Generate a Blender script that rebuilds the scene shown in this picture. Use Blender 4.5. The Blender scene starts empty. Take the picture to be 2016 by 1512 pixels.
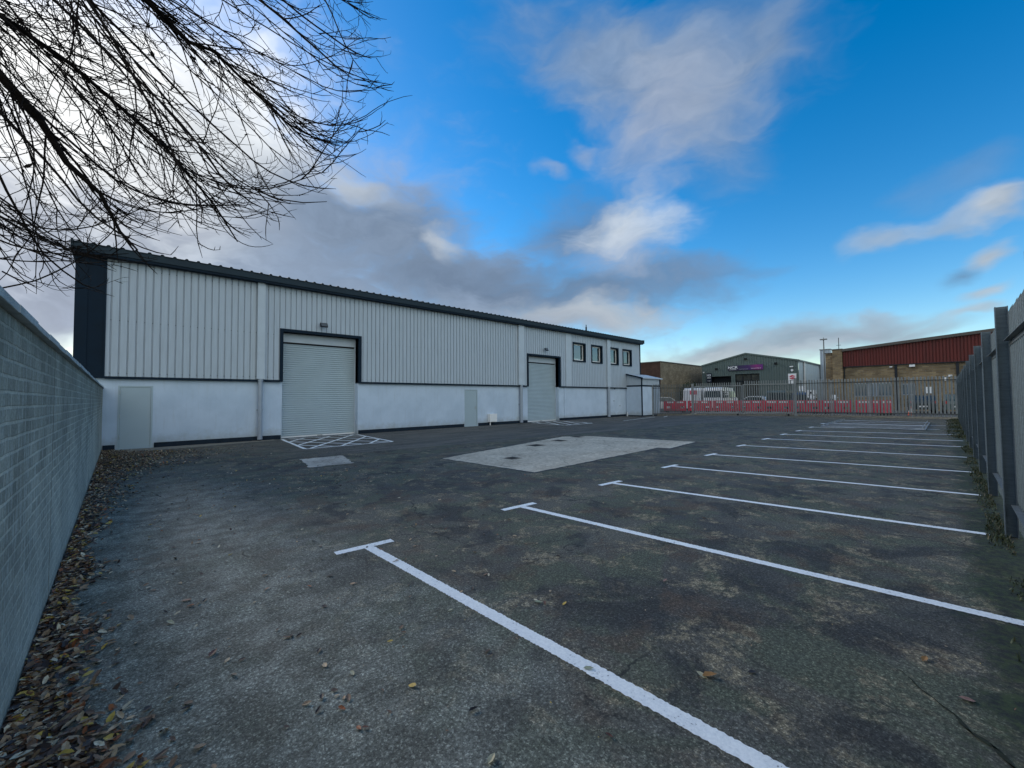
import bpy, math, random
from mathutils import Vector, Matrix, noise as mnoise
random.seed(7)
R = math.radians
scene = bpy.context.scene
COL = scene.collection

# ------------------------------------------------------------------ helpers
def rootloc(o):
    v = Vector((0, 0, 0))
    while o is not None:
        v += o.location
        o = o.parent
    return v

class MB:
    """collects geometry in world (or local) coordinates and links it as one mesh object"""
    def __init__(s):
        s.v = []; s.f = []; s.mi = []
    def add(s, verts, faces, m=0):
        b = len(s.v)
        s.v.extend([tuple(p) for p in verts])
        for f in faces:
            s.f.append(tuple(b + i for i in f)); s.mi.append(m)
    def quad(s, a, b, c, d, m=0):
        s.add([a, b, c, d], [(0, 1, 2, 3)], m)
    def box(s, x0, x1, y0, y1, z0, z1, m=0):
        v = [(x0,y0,z0),(x1,y0,z0),(x1,y1,z0),(x0,y1,z0),(x0,y0,z1),(x1,y0,z1),(x1,y1,z1),(x0,y1,z1)]
        s.add(v, [(0,3,2,1),(4,5,6,7),(0,1,5,4),(1,2,6,5),(2,3,7,6),(3,0,4,7)], m)
    def prism(s, poly, fn, m=0):
        """poly: 2D outline; fn(p, t) -> 3D for t in (0, 1)"""
        n = len(poly)
        v = [fn(p, 0) for p in poly] + [fn(p, 1) for p in poly]
        f = [tuple(range(n))[::-1], tuple(range(n, 2*n))]
        for i in range(n):
            j = (i + 1) % n
            f.append((i, j, n + j, n + i))
        s.add(v, f, m)
    def tube(s, pts, rad, n=8, m=0, cap=True):
        pts = [Vector(p) for p in pts]
        if not hasattr(rad, '__len__'): rad = [rad] * len(pts)
        d0 = (pts[1] - pts[0]).normalized()
        a = d0.orthogonal().normalized()
        base = len(s.v); k = len(pts)
        for i, p in enumerate(pts):
            if i == 0: d = pts[1] - pts[0]
            elif i == k - 1: d = pts[-1] - pts[-2]
            else: d = pts[i+1] - pts[i-1]
            d.normalize()
            a = (a - d * a.dot(d))
            if a.length < 1e-6: a = d.orthogonal()
            a.normalize(); b = d.cross(a)
            for q in range(n):
                t = 2 * math.pi * q / n
                s.v.append(tuple(p + (a * math.cos(t) + b * math.sin(t)) * rad[i]))
        for i in range(k - 1):
            for q in range(n):
                w = (q + 1) % n
                s.f.append((base+i*n+q, base+i*n+w, base+(i+1)*n+w, base+(i+1)*n+q)); s.mi.append(m)
        if cap:
            s.f.append(tuple(base + q for q in range(n))[::-1]); s.mi.append(m)
            s.f.append(tuple(base + (k-1)*n + q for q in range(n))); s.mi.append(m)
    def bar(s, a, b, w, h, m=0):
        """rectangular bar from a to b, width w (sideways), height h (centred)"""
        a = Vector(a); b = Vector(b); d = (b - a).normalized()
        side = d.cross(Vector((0,0,1)))
        if side.length < 1e-5: side = Vector((1,0,0))
        side.normalize(); up = side.cross(d)
        v = []
        for p in (a, b):
            for su, sv in ((-1,-1),(1,-1),(1,1),(-1,1)):
                v.append(p + side * (su*w/2) + up * (sv*h/2))
        s.add(v, [(0,1,2,3),(7,6,5,4),(0,4,5,1),(1,5,6,2),(2,6,7,3),(3,7,4,0)], m)
    def build(s, name, mat, parent=None, smooth=False, bevel=0, local=False):
        me = bpy.data.meshes.new(name)
        off = Vector((0,0,0)) if local else rootloc(parent)
        me.from_pydata([(x-off.x, y-off.y, z-off.z) for x, y, z in s.v], [], s.f)
        mats = mat if isinstance(mat, (list, tuple)) else [mat]
        for q in mats: me.materials.append(q)
        if len(mats) > 1:
            me.polygons.foreach_set('material_index', s.mi)
        if smooth:
            me.polygons.foreach_set('use_smooth', [True] * len(s.f))
        me.update()
        o = bpy.data.objects.new(name, me); COL.objects.link(o)
        if parent is not None: o.parent = parent
        if bevel:
            mo = o.modifiers.new('bevel', 'BEVEL'); mo.width = bevel; mo.segments = 2
            mo.limit_method = 'ANGLE'; mo.angle_limit = R(40)
        return o

def tag(o, label=None, cat=None, group=None, kind=None):
    if label: o['label'] = label
    if cat: o['category'] = cat
    if group: o['group'] = group
    if kind: o['kind'] = kind
    return o
def thing(name, label, cat, loc=(0,0,0), group=None):
    o = bpy.data.objects.new(name, None); COL.objects.link(o)
    o.location = loc; o.empty_display_size = 0.2
    return tag(o, label, cat, group)
def copy_tree(o, parent=None):
    c = o.copy(); COL.objects.link(c); c.parent = parent
    for ch in list(o.children): copy_tree(ch, c)
    return c
def lerp(a, b, t): return a + (b - a) * t

# ------------------------------------------------------------------ materials
def newmat(name):
    m = bpy.data.materials.new(name); m.use_nodes = True
    nt = m.node_tree
    return m, nt, nt.nodes['Principled BSDF']
def N(nt, typ, **kw):
    n = nt.nodes.new(typ)
    for k, v in kw.items():
        if k.startswith('i_'):
            key = k[2:]
            key = int(key) if key.isdigit() else key.replace('_', ' ')
            n.inputs[key].default_value = v
        else: setattr(n, k, v)
    return n
def ramp(nt, src, stops, interp='LINEAR'):
    r = nt.nodes.new('ShaderNodeValToRGB'); r.color_ramp.interpolation = interp
    e = r.color_ramp.elements
    while len(e) < len(stops): e.new(0.5)
    for i, (p, c) in enumerate(stops):
        e[i].position = p; e[i].color = (c, c, c, 1) if isinstance(c, (int, float)) else (*c, 1)
    nt.links.new(src, r.inputs[0]); return r
def mix(nt, fac, a, b, mode='MIX'):
    m = nt.nodes.new('ShaderNodeMix'); m.data_type = 'RGBA'; m.blend_type = mode
    for s, v in ((m.inputs[0], fac), (m.inputs[6], a), (m.inputs[7], b)):
        if isinstance(v, (int, float)): s.default_value = v
        elif isinstance(v, tuple): s.default_value = (*v, 1)
        else: nt.links.new(v, s)
    return m.outputs[2]
def math_(nt, op, a, b=None, clamp=False):
    m = nt.nodes.new('ShaderNodeMath'); m.operation = op; m.use_clamp = clamp
    for s, v in ((m.inputs[0], a), (m.inputs[1], b)):
        if v is None: continue
        if isinstance(v, (int, float)): s.default_value = v
        else: nt.links.new(v, s)
    return m.outputs[0]
def noise(nt, vec, scale, detail=4, rough=0.55, dist=0.0):
    n = nt.nodes.new('ShaderNodeTexNoise')
    n.inputs['Scale'].default_value = scale; n.inputs['Detail'].default_value = detail
    n.inputs['Roughness'].default_value = rough; n.inputs['Distortion'].default_value = dist
    if vec is not None: nt.links.new(vec, n.inputs['Vector'])
    return n.outputs['Fac']
def pos(nt):   # world position as texture space, so no pattern repeats from one object to the next
    return nt.nodes.new('ShaderNodeNewGeometry').outputs['Position']
def scaled(nt, vec, sc, rot=(0,0,0)):
    m = nt.nodes.new('ShaderNodeMapping'); nt.links.new(vec, m.inputs[0])
    m.inputs['Scale'].default_value = sc; m.inputs['Rotation'].default_value = rot
    return m.outputs[0]
def bump(nt, h, strength=0.3, dist=0.01, prev=None):
    b = nt.nodes.new('ShaderNodeBump'); b.inputs['Strength'].default_value = strength
    b.inputs['Distance'].default_value = dist; nt.links.new(h, b.inputs['Height'])
    if prev is not None: nt.links.new(prev, b.inputs['Normal'])
    return b.outputs[0]

def simple(name, col, rough=0.6, metal=0.0, var=0.12, scale=3.0, bmp=0.0, bscale=60, spec=0.5, streak=False):
    """paint / plastic / sheet with soft dirt variation"""
    m, nt, p = newmat(name)
    v = pos(nt)
    if streak: v2 = scaled(nt, v, (6, 6, 0.5))
    else: v2 = v
    n = noise(nt, v2, scale, 5, 0.6)
    lo = tuple(c * (1 - var) for c in col); hi = tuple(min(1, c * (1 + var * 0.6)) for c in col)
    r = ramp(nt, n, [(0.3, lo), (0.7, hi)])
    nt.links.new(r.outputs[0], p.inputs['Base Color'])
    rr = ramp(nt, n, [(0.2, max(0, rough - 0.08)), (0.8, min(1, rough + 0.08))])
    nt.links.new(rr.outputs[0], p.inputs['Roughness'])
    p.inputs['Metallic'].default_value = metal
    p.inputs['Specular IOR Level'].default_value = spec
    if bmp:
        nt.links.new(bump(nt, noise(nt, v, bscale, 3), bmp, 0.004), p.inputs['Normal'])
    return m

M = {}
def rendermat():
    m, nt, p = newmat('painted_render'); v = pos(nt)
    n = noise(nt, v, 1.3, 5, 0.6); st = noise(nt, scaled(nt, v, (5, 5, 0.35)), 2.2, 5, 0.65); f = noise(nt, v, 90, 3)
    c = ramp(nt, n, [(0.38, (0.45, 0.55, 0.67)), (0.62, (0.51, 0.61, 0.735))]).outputs[0]
    c = mix(nt, ramp(nt, st, [(0.54, 0.0), (0.66, 0.22)]).outputs[0], c, (0.36, 0.41, 0.46))
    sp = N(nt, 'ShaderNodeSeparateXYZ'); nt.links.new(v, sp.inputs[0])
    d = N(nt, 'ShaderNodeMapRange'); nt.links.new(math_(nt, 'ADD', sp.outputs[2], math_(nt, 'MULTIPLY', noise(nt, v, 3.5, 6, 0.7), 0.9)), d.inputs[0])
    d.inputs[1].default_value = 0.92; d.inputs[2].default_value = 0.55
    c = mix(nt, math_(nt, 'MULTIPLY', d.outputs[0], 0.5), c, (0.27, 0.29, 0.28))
    nt.links.new(c, p.inputs['Base Color']); p.inputs['Roughness'].default_value = 0.85
    nt.links.new(bump(nt, f, 0.4, 0.004), p.inputs['Normal']); return m
M['render'] = rendermat()
M['cladding'] = simple('grey_cladding', (0.405, 0.47, 0.54), 0.45, var=0.10, scale=2.0, streak=True)
M['flashing'] = simple('light_flashing', (0.46, 0.53, 0.60), 0.45, var=0.08, scale=2)
M['trim'] = simple('dark_blue_trim', (0.006, 0.017, 0.032), 0.6, var=0.2, scale=2, spec=0.12)
M['fascia'] = simple('slate_fascia', (0.022, 0.038, 0.052), 0.65, var=0.15, scale=1.5, spec=0.2)
M['plinth'] = simple('dark_plinth_paint', (0.010, 0.020, 0.034), 0.7, var=0.4, scale=4, bmp=0.4, bscale=60, spec=0.2)
M['shutter'] = simple('galvanised_shutter', (0.37, 0.46, 0.515), 0.42, var=0.07, scale=1.3)
M['door'] = simple('grey_door_paint', (0.345, 0.435, 0.49), 0.45, var=0.04, scale=1.5)
M['downpipe'] = simple('grey_downpipe', (0.30, 0.35, 0.42), 0.4, var=0.1, scale=5)
M['white_plastic'] = simple('white_plastic', (0.78, 0.79, 0.80), 0.4, var=0.04, scale=5)
M['white_frame'] = simple('white_window_frame', (0.75, 0.76, 0.77), 0.35, var=0.04, scale=5)
M['black'] = simple('black_housing', (0.012, 0.013, 0.016), 0.6, var=0.2, scale=8, spec=0.2)
M['lens'] = simple('lamp_lens', (0.10, 0.11, 0.115), 0.3, var=0.1, scale=20)
M['steel'] = simple('brushed_steel', (0.45, 0.46, 0.47), 0.3, metal=0.8, var=0.1, scale=20)
M['coping'] = simple('concrete_coping', (0.46, 0.48, 0.47), 0.85, var=0.3, scale=6, bmp=0.5, bscale=120)
M['kerb'] = simple('kerb_concrete', (0.24, 0.22, 0.18), 0.9, var=0.35, scale=5, bmp=0.5, bscale=80)
M['interior'] = simple('dark_interior', (0.06, 0.07, 0.075), 0.9, var=0.3, scale=1)
M['paper'] = simple('paper', (0.75, 0.78, 0.8), 0.8, var=0.03)
M['red_plastic'] = simple('red_barrier_plastic', (0.62, 0.035, 0.08), 0.5, var=0.2, scale=3)
M['reflective'] = simple('white_reflective_panel', (0.72, 0.72, 0.72), 0.35, var=0.1)
M['green_clad'] = simple('green_grey_cladding', (0.09, 0.125, 0.118), 0.55, var=0.12, scale=0.6)
M['pale_clad'] = simple('pale_blue_cladding', (0.38, 0.46, 0.52), 0.5, var=0.15, scale=0.5, streak=True)
M['red_clad'] = simple('oxide_red_cladding', (0.115, 0.013, 0.009), 0.6, var=0.25, scale=0.7, streak=True)
M['verge'] = simple('weathered_verge', (0.10, 0.088, 0.078), 0.8, var=0.2, scale=1)
M['grey_roof'] = simple('grey_roof_sheet', (0.13, 0.14, 0.14), 0.7, var=0.2, scale=0.5)
M['dark_open'] = simple('dark_recess', (0.008, 0.012, 0.018), 0.7, var=0.2)
M['car_white'] = simple('white_car_paint', (0.68, 0.69, 0.71), 0.25, var=0.04)
M['car_silver'] = simple('silver_car_paint', (0.42, 0.46, 0.48), 0.25, metal=0.4, var=0.05)
M['car_dark'] = simple('dark_car_paint', (0.02, 0.03, 0.035), 0.25, var=0.1)
M['car_blue'] = simple('blue_car_paint', (0.03, 0.07, 0.16), 0.25, var=0.1)
M['car_teal'] = simple('grey_green_car_paint', (0.07, 0.10, 0.10), 0.3, var=0.1)
M['tyre'] = simple('tyre_rubber', (0.015, 0.015, 0.016), 0.85, var=0.2)
M['rim'] = simple('wheel_rim', (0.35, 0.36, 0.37), 0.35, metal=0.6, var=0.1)
M['tail_red'] = simple('red_lamp_lens', (0.45, 0.02, 0.02), 0.2, var=0.1)
M['head_lens'] = simple('clear_lamp_lens', (0.6, 0.62, 0.64), 0.15, var=0.1)
M['orange'] = simple('orange_cone_plastic', (0.6, 0.09, 0.03), 0.5, var=0.15)
M['hedge'] = simple('dark_shrub_leaves', (0.03, 0.05, 0.022), 0.8, var=0.4, scale=5)
M['bark'] = simple('dark_bark', (0.014, 0.011, 0.010), 0.9, var=0.35, scale=12, spec=0.1)
M['bud'] = simple('seed_head', (0.05, 0.03, 0.02), 0.9, var=0.3)
M['iron'] = simple('drain_cover_iron', (0.022, 0.021, 0.020), 0.85, var=0.35, scale=15, bmp=0.8, bscale=70)

def glassmat(name, tint, refl=0.35):
    m, nt, p = newmat(name)
    for n in list(nt.nodes):
        if n.type == 'BSDF_PRINCIPLED': nt.nodes.remove(n)
    out = [n for n in nt.nodes if n.type == 'OUTPUT_MATERIAL'][0]
    t = N(nt, 'ShaderNodeBsdfTransparent'); t.inputs[0].default_value = (*tint, 1)
    g = N(nt, 'ShaderNodeBsdfGlossy'); g.inputs[0].default_value = (0.9, 0.95, 1, 1); g.inputs[1].default_value = 0.03
    mx = N(nt, 'ShaderNodeMixShader'); mx.inputs[0].default_value = refl
    nt.links.new(t.outputs[0], mx.inputs[1]); nt.links.new(g.outputs[0], mx.inputs[2]); nt.links.new(mx.outputs[0], out.inputs[0])
    return m
M['glass'] = glassmat('window_glass', (0.45, 0.52, 0.52), 0.17)
M['car_glass'] = simple('tinted_car_glass', (0.02, 0.03, 0.035), 0.06, var=0.1, spec=0.8)
M['shop_glass'] = simple('shop_front_glass', (0.05, 0.045, 0.028), 0.1, var=0.5, scale=1.2, spec=0.7)
M['office_glass'] = simple('office_glass', (0.06, 0.10, 0.14), 0.08, var=0.5, scale=1.2, spec=0.8)

def galv(name, col, rough):
    m, nt, p = newmat(name)
    v = pos(nt)
    a = noise(nt, scaled(nt, v, (1, 1, 0.35)), 6, 6, 0.65)
    b = noise(nt, scaled(nt, v, (1, 1, 6)), 9, 4, 0.7)
    c = mix(nt, 0.5, ramp(nt, a, [(0.3, tuple(x*0.65 for x in col)), (0.7, tuple(x*1.25 for x in col))]).outputs[0],
            ramp(nt, b, [(0.35, tuple(x*0.8 for x in col)), (0.68, tuple(x*1.45 for x in col))]).outputs[0])
    nt.links.new(c, p.inputs['Base Color'])
    p.inputs['Metallic'].default_value = 0.35; p.inputs['Roughness'].default_value = rough
    nt.links.new(bump(nt, b, 0.25, 0.003), p.inputs['Normal'])
    return m
M['galv'] = galv('weathered_galvanised', (0.125, 0.158, 0.18), 0.6)
M['galv_dark'] = galv('dull_galvanised_rail', (0.13, 0.145, 0.15), 0.55)
M['galv_far'] = galv('grey_palisade', (0.235, 0.25, 0.255), 0.6)
M['rail_shaded'] = galv('shade_darkened_rail', (0.045, 0.05, 0.055), 0.6)  # galvanised rail coloured dark to stand in for the shade of the pales
M['tubeframe'] = galv('bright_tube', (0.30, 0.33, 0.36), 0.45)

def brickmat(name, axis, bw, bh, c1, c2, mortar, msize=0.010, streaks=False, dirt=0.4):
    m, nt, p = newmat(name)
    v = pos(nt)
    sep = N(nt, 'ShaderNodeSeparateXYZ'); nt.links.new(v, sep.inputs[0])
    cmb = N(nt, 'ShaderNodeCombineXYZ')
    nt.links.new(sep.outputs[0 if axis == 'x' else 1], cmb.inputs[0]); nt.links.new(sep.outputs[2], cmb.inputs[1])
    # slightly wavy courses so that the joints are not ruled lines
    wob = noise(nt, v, 3.5, 2)
    wv = N(nt, 'ShaderNodeVectorMath', operation='ADD')
    cw = N(nt, 'ShaderNodeCombineXYZ'); nt.links.new(math_(nt, 'MULTIPLY', math_(nt, 'SUBTRACT', wob, 0.5), 0.02), cw.inputs[0])
    nt.links.new(math_(nt, 'MULTIPLY', math_(nt, 'SUBTRACT', noise(nt, v, 5.0, 3), 0.5), 0.016), cw.inputs[1])
    nt.links.new(cmb.outputs[0], wv.inputs[0]); nt.links.new(cw.outputs[0], wv.inputs[1])
    b = N(nt, 'ShaderNodeTexBrick'); nt.links.new(wv.outputs[0], b.inputs['Vector'])
    b.inputs['Scale'].default_value = 1; b.inputs['Brick Width'].default_value = bw; b.inputs['Row Height'].default_value = bh
    b.inputs['Mortar Size'].default_value = msize; b.inputs['Mortar Smooth'].default_value = 0.35; b.inputs['Bias'].default_value = 0.0
    b.inputs['Color1'].default_value = (*c1, 1); b.inputs['Color2'].default_value = (*c2, 1); b.inputs['Mortar'].default_value = (*mortar, 1)
    big = noise(nt, v, 0.9, 6, 0.6)
    col = mix(nt, dirt, b.outputs['Color'], ramp(nt, big, [(0.4, 0.5), (0.6, 1.3)]).outputs[0], 'MULTIPLY')
    if streaks:
        st = noise(nt, scaled(nt, v, (5, 5, 0.9)), 3.2, 6, 0.65)
        col = mix(nt, ramp(nt, st, [(0.50, 0.0), (0.60, 0.55)]).outputs[0], col, (0.60, 0.59, 0.52))
        # darker, mossy band below the coping, paler towards the foot
        hz = N(nt, 'ShaderNodeMapRange'); nt.links.new(math_(nt, 'ADD', sep.outputs[2], math_(nt, 'MULTIPLY', noise(nt, v, 2.2, 5), 0.9)), hz.inputs[0])
        hz.inputs[1].default_value = 1.5; hz.inputs[2].default_value = 2.5
        col = mix(nt, math_(nt, 'MULTIPLY', hz.outputs[0], 0.55), col, (0.19, 0.185, 0.14))
        lo = N(nt, 'ShaderNodeMapRange'); nt.links.new(math_(nt, 'ADD', sep.outputs[2], math_(nt, 'MULTIPLY', noise(nt, v, 1.7, 5), 0.8)), lo.inputs[0])
        lo.inputs[1].default_value = 1.6; lo.inputs[2].default_value = 0.7
        col = mix(nt, math_(nt, 'MULTIPLY', lo.outputs[0], 0.35), col, (0.50, 0.50, 0.45))
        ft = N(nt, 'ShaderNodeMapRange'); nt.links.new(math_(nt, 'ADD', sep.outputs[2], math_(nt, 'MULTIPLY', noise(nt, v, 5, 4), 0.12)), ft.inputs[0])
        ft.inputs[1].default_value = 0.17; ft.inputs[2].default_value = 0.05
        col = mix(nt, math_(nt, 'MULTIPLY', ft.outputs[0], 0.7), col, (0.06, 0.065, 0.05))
    fine = noise(nt, v, 70, 4, 0.7)
    col = mix(nt, 0.5, col, ramp(nt, fine, [(0.38, 0.6), (0.62, 1.35)]).outputs[0], 'MULTIPLY')
    nt.links.new(col, p.inputs['Base Color'])
    p.inputs['Roughness'].default_value = 0.9; p.inputs['Specular IOR Level'].default_value = 0.25
    inv = math_(nt, 'SUBTRACT', 1.0, b.outputs['Fac'])
    hgt = math_(nt, 'ADD', inv, math_(nt, 'MULTIPLY', fine, 0.45))
    nt.links.new(bump(nt, hgt, 0.75, 0.008), p.inputs['Normal'])
    return m
M['grey_brick'] = brickmat('grey_concrete_brick', 'y', 0.225, 0.075, (0.45, 0.42, 0.34), (0.29, 0.275, 0.225), (0.60, 0.56, 0.46), 0.010, True, 0.6)
M['tan_brick_y'] = brickmat('tan_brick_facing_road', 'y', 0.45, 0.15, (0.30, 0.225, 0.125), (0.17, 0.12, 0.07), (0.21, 0.18, 0.14), 0.02)
M['tan_brick_x'] = brickmat('tan_brick_flank', 'x', 0.45, 0.15, (0.27, 0.225, 0.155), (0.18, 0.15, 0.10), (0.16, 0.145, 0.12), 0.02)
M['brown_brick'] = brickmat('brown_brick', 'y', 0.45, 0.15, (0.075, 0.040, 0.028), (0.06, 0.03, 0.022), (0.07, 0.05, 0.04), 0.02)

def paintmat():
    m, nt, p = newmat('white_road_paint')
    v = pos(nt)
    f = noise(nt, v, 55, 5, 0.7); g = noise(nt, v, 7, 5, 0.65)
    wear = math_(nt, 'ADD', math_(nt, 'MULTIPLY', f, 0.65), math_(nt, 'MULTIPLY', g, 0.35))
    c = ramp(nt, wear, [(0.36, (0.12, 0.125, 0.13)), (0.41, (0.74, 0.78, 0.80)), (0.6, (0.90, 0.93, 0.93))])
    nt.links.new(c.outputs[0], p.inputs['Base Color']); p.inputs['Roughness'].default_value = 0.75
    nt.links.new(bump(nt, f, 0.7, 0.006), p.inputs['Normal'])
    return m
M['paint'] = paintmat()

def asphaltmat():
    m, nt, p = newmat('weathered_asphalt')
    v = pos(nt)
    sep = N(nt, 'ShaderNodeSeparateXYZ'); nt.links.new(v, sep.inputs[0])
    X, Y = sep.outputs[0], sep.outputs[1]
    big = noise(nt, v, 0.55, 7, 0.62, 0.6)
    mid = noise(nt, v, 2.3, 7, 0.68, 0.4)
    sm = noise(nt, v, 14, 6, 0.7)
    fine = noise(nt, v, 46, 4, 0.75)
    grit = noise(nt, v, 190, 2, 0.7)
    base = ramp(nt, big, [(0.38, (0.054, 0.054, 0.049)), (0.5, (0.082, 0.079, 0.066)), (0.62, (0.114, 0.110, 0.087))]).outputs[0]
    # green algae film
    alg = ramp(nt, noise(nt, scaled(nt, v, (1, 1, 1), (0, 0, 1)), 1.1, 6, 0.65, 0.8), [(0.47, 0.0), (0.56, 0.75)]).outputs[0]
    base = mix(nt, alg, base, (0.079, 0.090, 0.059))
    # pale worn lichen patches
    pm = math_(nt, 'MULTIPLY', ramp(nt, mid, [(0.525, 0.0), (0.59, 1.0)]).outputs[0], ramp(nt, sm, [(0.44, 0.0), (0.55, 1.0)]).outputs[0])
    base = mix(nt, math_(nt, 'MULTIPLY', pm, 0.9), base, (0.237, 0.204, 0.136))
    # leaf tannin stains
    tn = ramp(nt, noise(nt, scaled(nt, v, (1, 1, 1), (0, 0, 2.1)), 1.6, 6, 0.66, 0.5), [(0.53, 0.0), (0.62, 0.65)]).outputs[0]
    base = mix(nt, tn, base, (0.089, 0.060, 0.040))
    # dark oil or damp blotches
    dk = ramp(nt, noise(nt, scaled(nt, v, (1, 1, 1), (0, 0, 0.4)), 1.3, 6, 0.7, 0.5), [(0.40, 1.0), (0.47, 0.0)]).outputs[0]
    base = mix(nt, math_(nt, 'MULTIPLY', dk, 0.8), base, (0.033, 0.034, 0.033))
    # paler, smoother old surface along the block wall
    wl = N(nt, 'ShaderNodeMapRange'); wl.interpolation_type = 'SMOOTHSTEP'
    nt.links.new(math_(nt, 'ADD', X, math_(nt, 'MULTIPLY', math_(nt, 'SUBTRACT', big, 0.5), 3.2)), wl.inputs[0])
    wl.inputs[1].default_value = 2.6; wl.inputs[2].default_value = 0.5
    ly = N(nt, 'ShaderNodeMapRange'); nt.links.new(Y, ly.inputs[0]); ly.inputs[1].default_value = 14; ly.inputs[2].default_value = 8
    wfac = math_(nt, 'MULTIPLY', wl.outputs[0], ly.outputs[0])
    pale = mix(nt, ramp(nt, noise(nt, v, 3.1, 7, 0.7), [(0.43, 0.0), (0.60, 1.0)]).outputs[0], (0.118, 0.125, 0.104), (0.247, 0.261, 0.224))
    base = mix(nt, math_(nt, 'MULTIPLY', wfac, 0.8), base, pale)
    # newer tarmac in front of the warehouse, with its own edge
    edge = N(nt, 'ShaderNodeMapRange')
    nt.links.new(math_(nt, 'ADD', math_(nt, 'ADD', Y, math_(nt, 'MULTIPLY', X, 0.10)), math_(nt, 'MULTIPLY', math_(nt, 'SUBTRACT', mid, 0.5), 0.5)), edge.inputs[0])
    edge.inputs[1].default_value = 12.75; edge.inputs[2].default_value = 12.95
    tar = mix(nt, ramp(nt, noise(nt, scaled(nt, v, (0.35, 1.6, 1)), 1.0, 6, 0.6), [(0.42, 0.0), (0.6, 1.0)]).outputs[0], (0.076, 0.075, 0.070), (0.130, 0.124, 0.110))
    xl = N(nt, 'ShaderNodeMapRange'); nt.links.new(X, xl.inputs[0]); xl.inputs[1].default_value = 2.2; xl.inputs[2].default_value = 5.5
    base = mix(nt, math_(nt, 'MULTIPLY', math_(nt, 'MULTIPLY', edge.outputs[0], xl.outputs[0]), 0.85), base, tar)
    # aggregate: single stones, coarse grain, grit
    st = N(nt, 'ShaderNodeTexVoronoi'); st.inputs['Scale'].default_value = 120; nt.links.new(v, st.inputs['Vector'])
    sv = N(nt, 'ShaderNodeSeparateColor'); nt.links.new(st.outputs['Color'], sv.inputs[0])
    base = mix(nt, 0.55, base, ramp(nt, sv.outputs[1], [(0.0, 0.4), (0.45, 0.9), (0.8, 1.15), (0.96, 2.8)]).outputs[0], 'MULTIPLY')
    base = mix(nt, 0.6, base, ramp(nt, fine, [(0.40, 0.4), (0.5, 0.95), (0.60, 1.7)]).outputs[0], 'MULTIPLY')
    base = mix(nt, 0.5, base, ramp(nt, grit, [(0.38, 0.5), (0.62, 1.5)]).outputs[0], 'MULTIPLY')
    vo = N(nt, 'ShaderNodeTexVoronoi'); vo.inputs['Scale'].default_value = 26; nt.links.new(v, vo.inputs['Vector'])
    dots = ramp(nt, vo.outputs['Distance'], [(0.05, 1.0), (0.11, 0.0)]).outputs[0]
    selv = N(nt, 'ShaderNodeSeparateColor'); nt.links.new(vo.outputs['Color'], selv.inputs[0])
    dots = math_(nt, 'MULTIPLY', dots, ramp(nt, selv.outputs[0], [(0.90, 0.0), (0.93, 1.0)]).outputs[0])
    base = mix(nt, dots, base, (0.33, 0.33, 0.31))
    # short wandering cracks, only where the surface is tired
    cr = N(nt, 'ShaderNodeTexVoronoi', feature='DISTANCE_TO_EDGE'); cr.inputs['Scale'].default_value = 0.55
    wv = N(nt, 'ShaderNodeVectorMath', operation='ADD'); nt.links.new(v, wv.inputs[0])
    nn = N(nt, 'ShaderNodeTexNoise'); nn.inputs['Scale'].default_value = 1.7; nn.inputs['Detail'].default_value = 5; nt.links.new(v, nn.inputs['Vector'])
    nt.links.new(nn.outputs['Color'], wv.inputs[1]); nt.links.new(wv.outputs[0], cr.inputs['Vector'])
    crk = math_(nt, 'MULTIPLY', ramp(nt, cr.outputs['Distance'], [(0.003, 1.0), (0.009, 0.0)]).outputs[0], ramp(nt, big, [(0.50, 0.0), (0.56, 0.8)]).outputs[0])
    base = mix(nt, crk, base, (0.012, 0.013, 0.013))
    # moss along the foot of the steel fence
    mo = N(nt, 'ShaderNodeMapRange')
    nt.links.new(math_(nt, 'ADD', Y, math_(nt, 'MULTIPLY', math_(nt, 'SUBTRACT', mid, 0.5), 0.9)), mo.inputs[0])
    mo.inputs[1].default_value = -0.02; mo.inputs[2].default_value = -0.2
    base = mix(nt, math_(nt, 'MULTIPLY', mo.outputs[0], 0.85), base, mix(nt, ramp(nt, sm, [(0.44, 0.0), (0.58, 1.0)]).outputs[0], (0.018, 0.022, 0.018), (0.045, 0.065, 0.024)))
    nt.links.new(base, p.inputs['Base Color'])
    rg = ramp(nt, mid, [(0.3, 0.72), (0.7, 0.95)]).outputs[0]
    nt.links.new(rg, p.inputs['Roughness']); p.inputs['Specular IOR Level'].default_value = 0.35
    h = math_(nt, 'ADD', math_(nt, 'MULTIPLY', fine, 1.0), math_(nt, 'MULTIPLY', grit, 0.5))
    b1 = bump(nt, sm, 0.3, 0.015)
    nt.links.new(bump(nt, h, 0.4, 0.005, b1), p.inputs['Normal'])
    return m
M['asphalt'] = asphaltmat()

def groundmat(name, c1, c2, scale=0.4, rough=0.95):
    m, nt, p = newmat(name)
    v = pos(nt); n = noise(nt, v, scale, 8, 0.65); f = noise(nt, v, 40, 4, 0.7)
    c = mix(nt, 0.7, ramp(nt, n, [(0.3, c1), (0.7, c2)]).outputs[0], ramp(nt, f, [(0.3, 0.7), (0.7, 1.3)]).outputs[0], 'MULTIPLY')
    nt.links.new(c, p.inputs['Base Color']); p.inputs['Roughness'].default_value = rough
    nt.links.new(bump(nt, f, 0.5, 0.01), p.inputs['Normal'])
    return m
M['terrain'] = groundmat('rough_ground', (0.05, 0.055, 0.045), (0.085, 0.09, 0.075))
M['forecourt'] = groundmat('forecourt_tarmac', (0.05, 0.052, 0.055), (0.075, 0.078, 0.08), 0.8)

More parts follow.
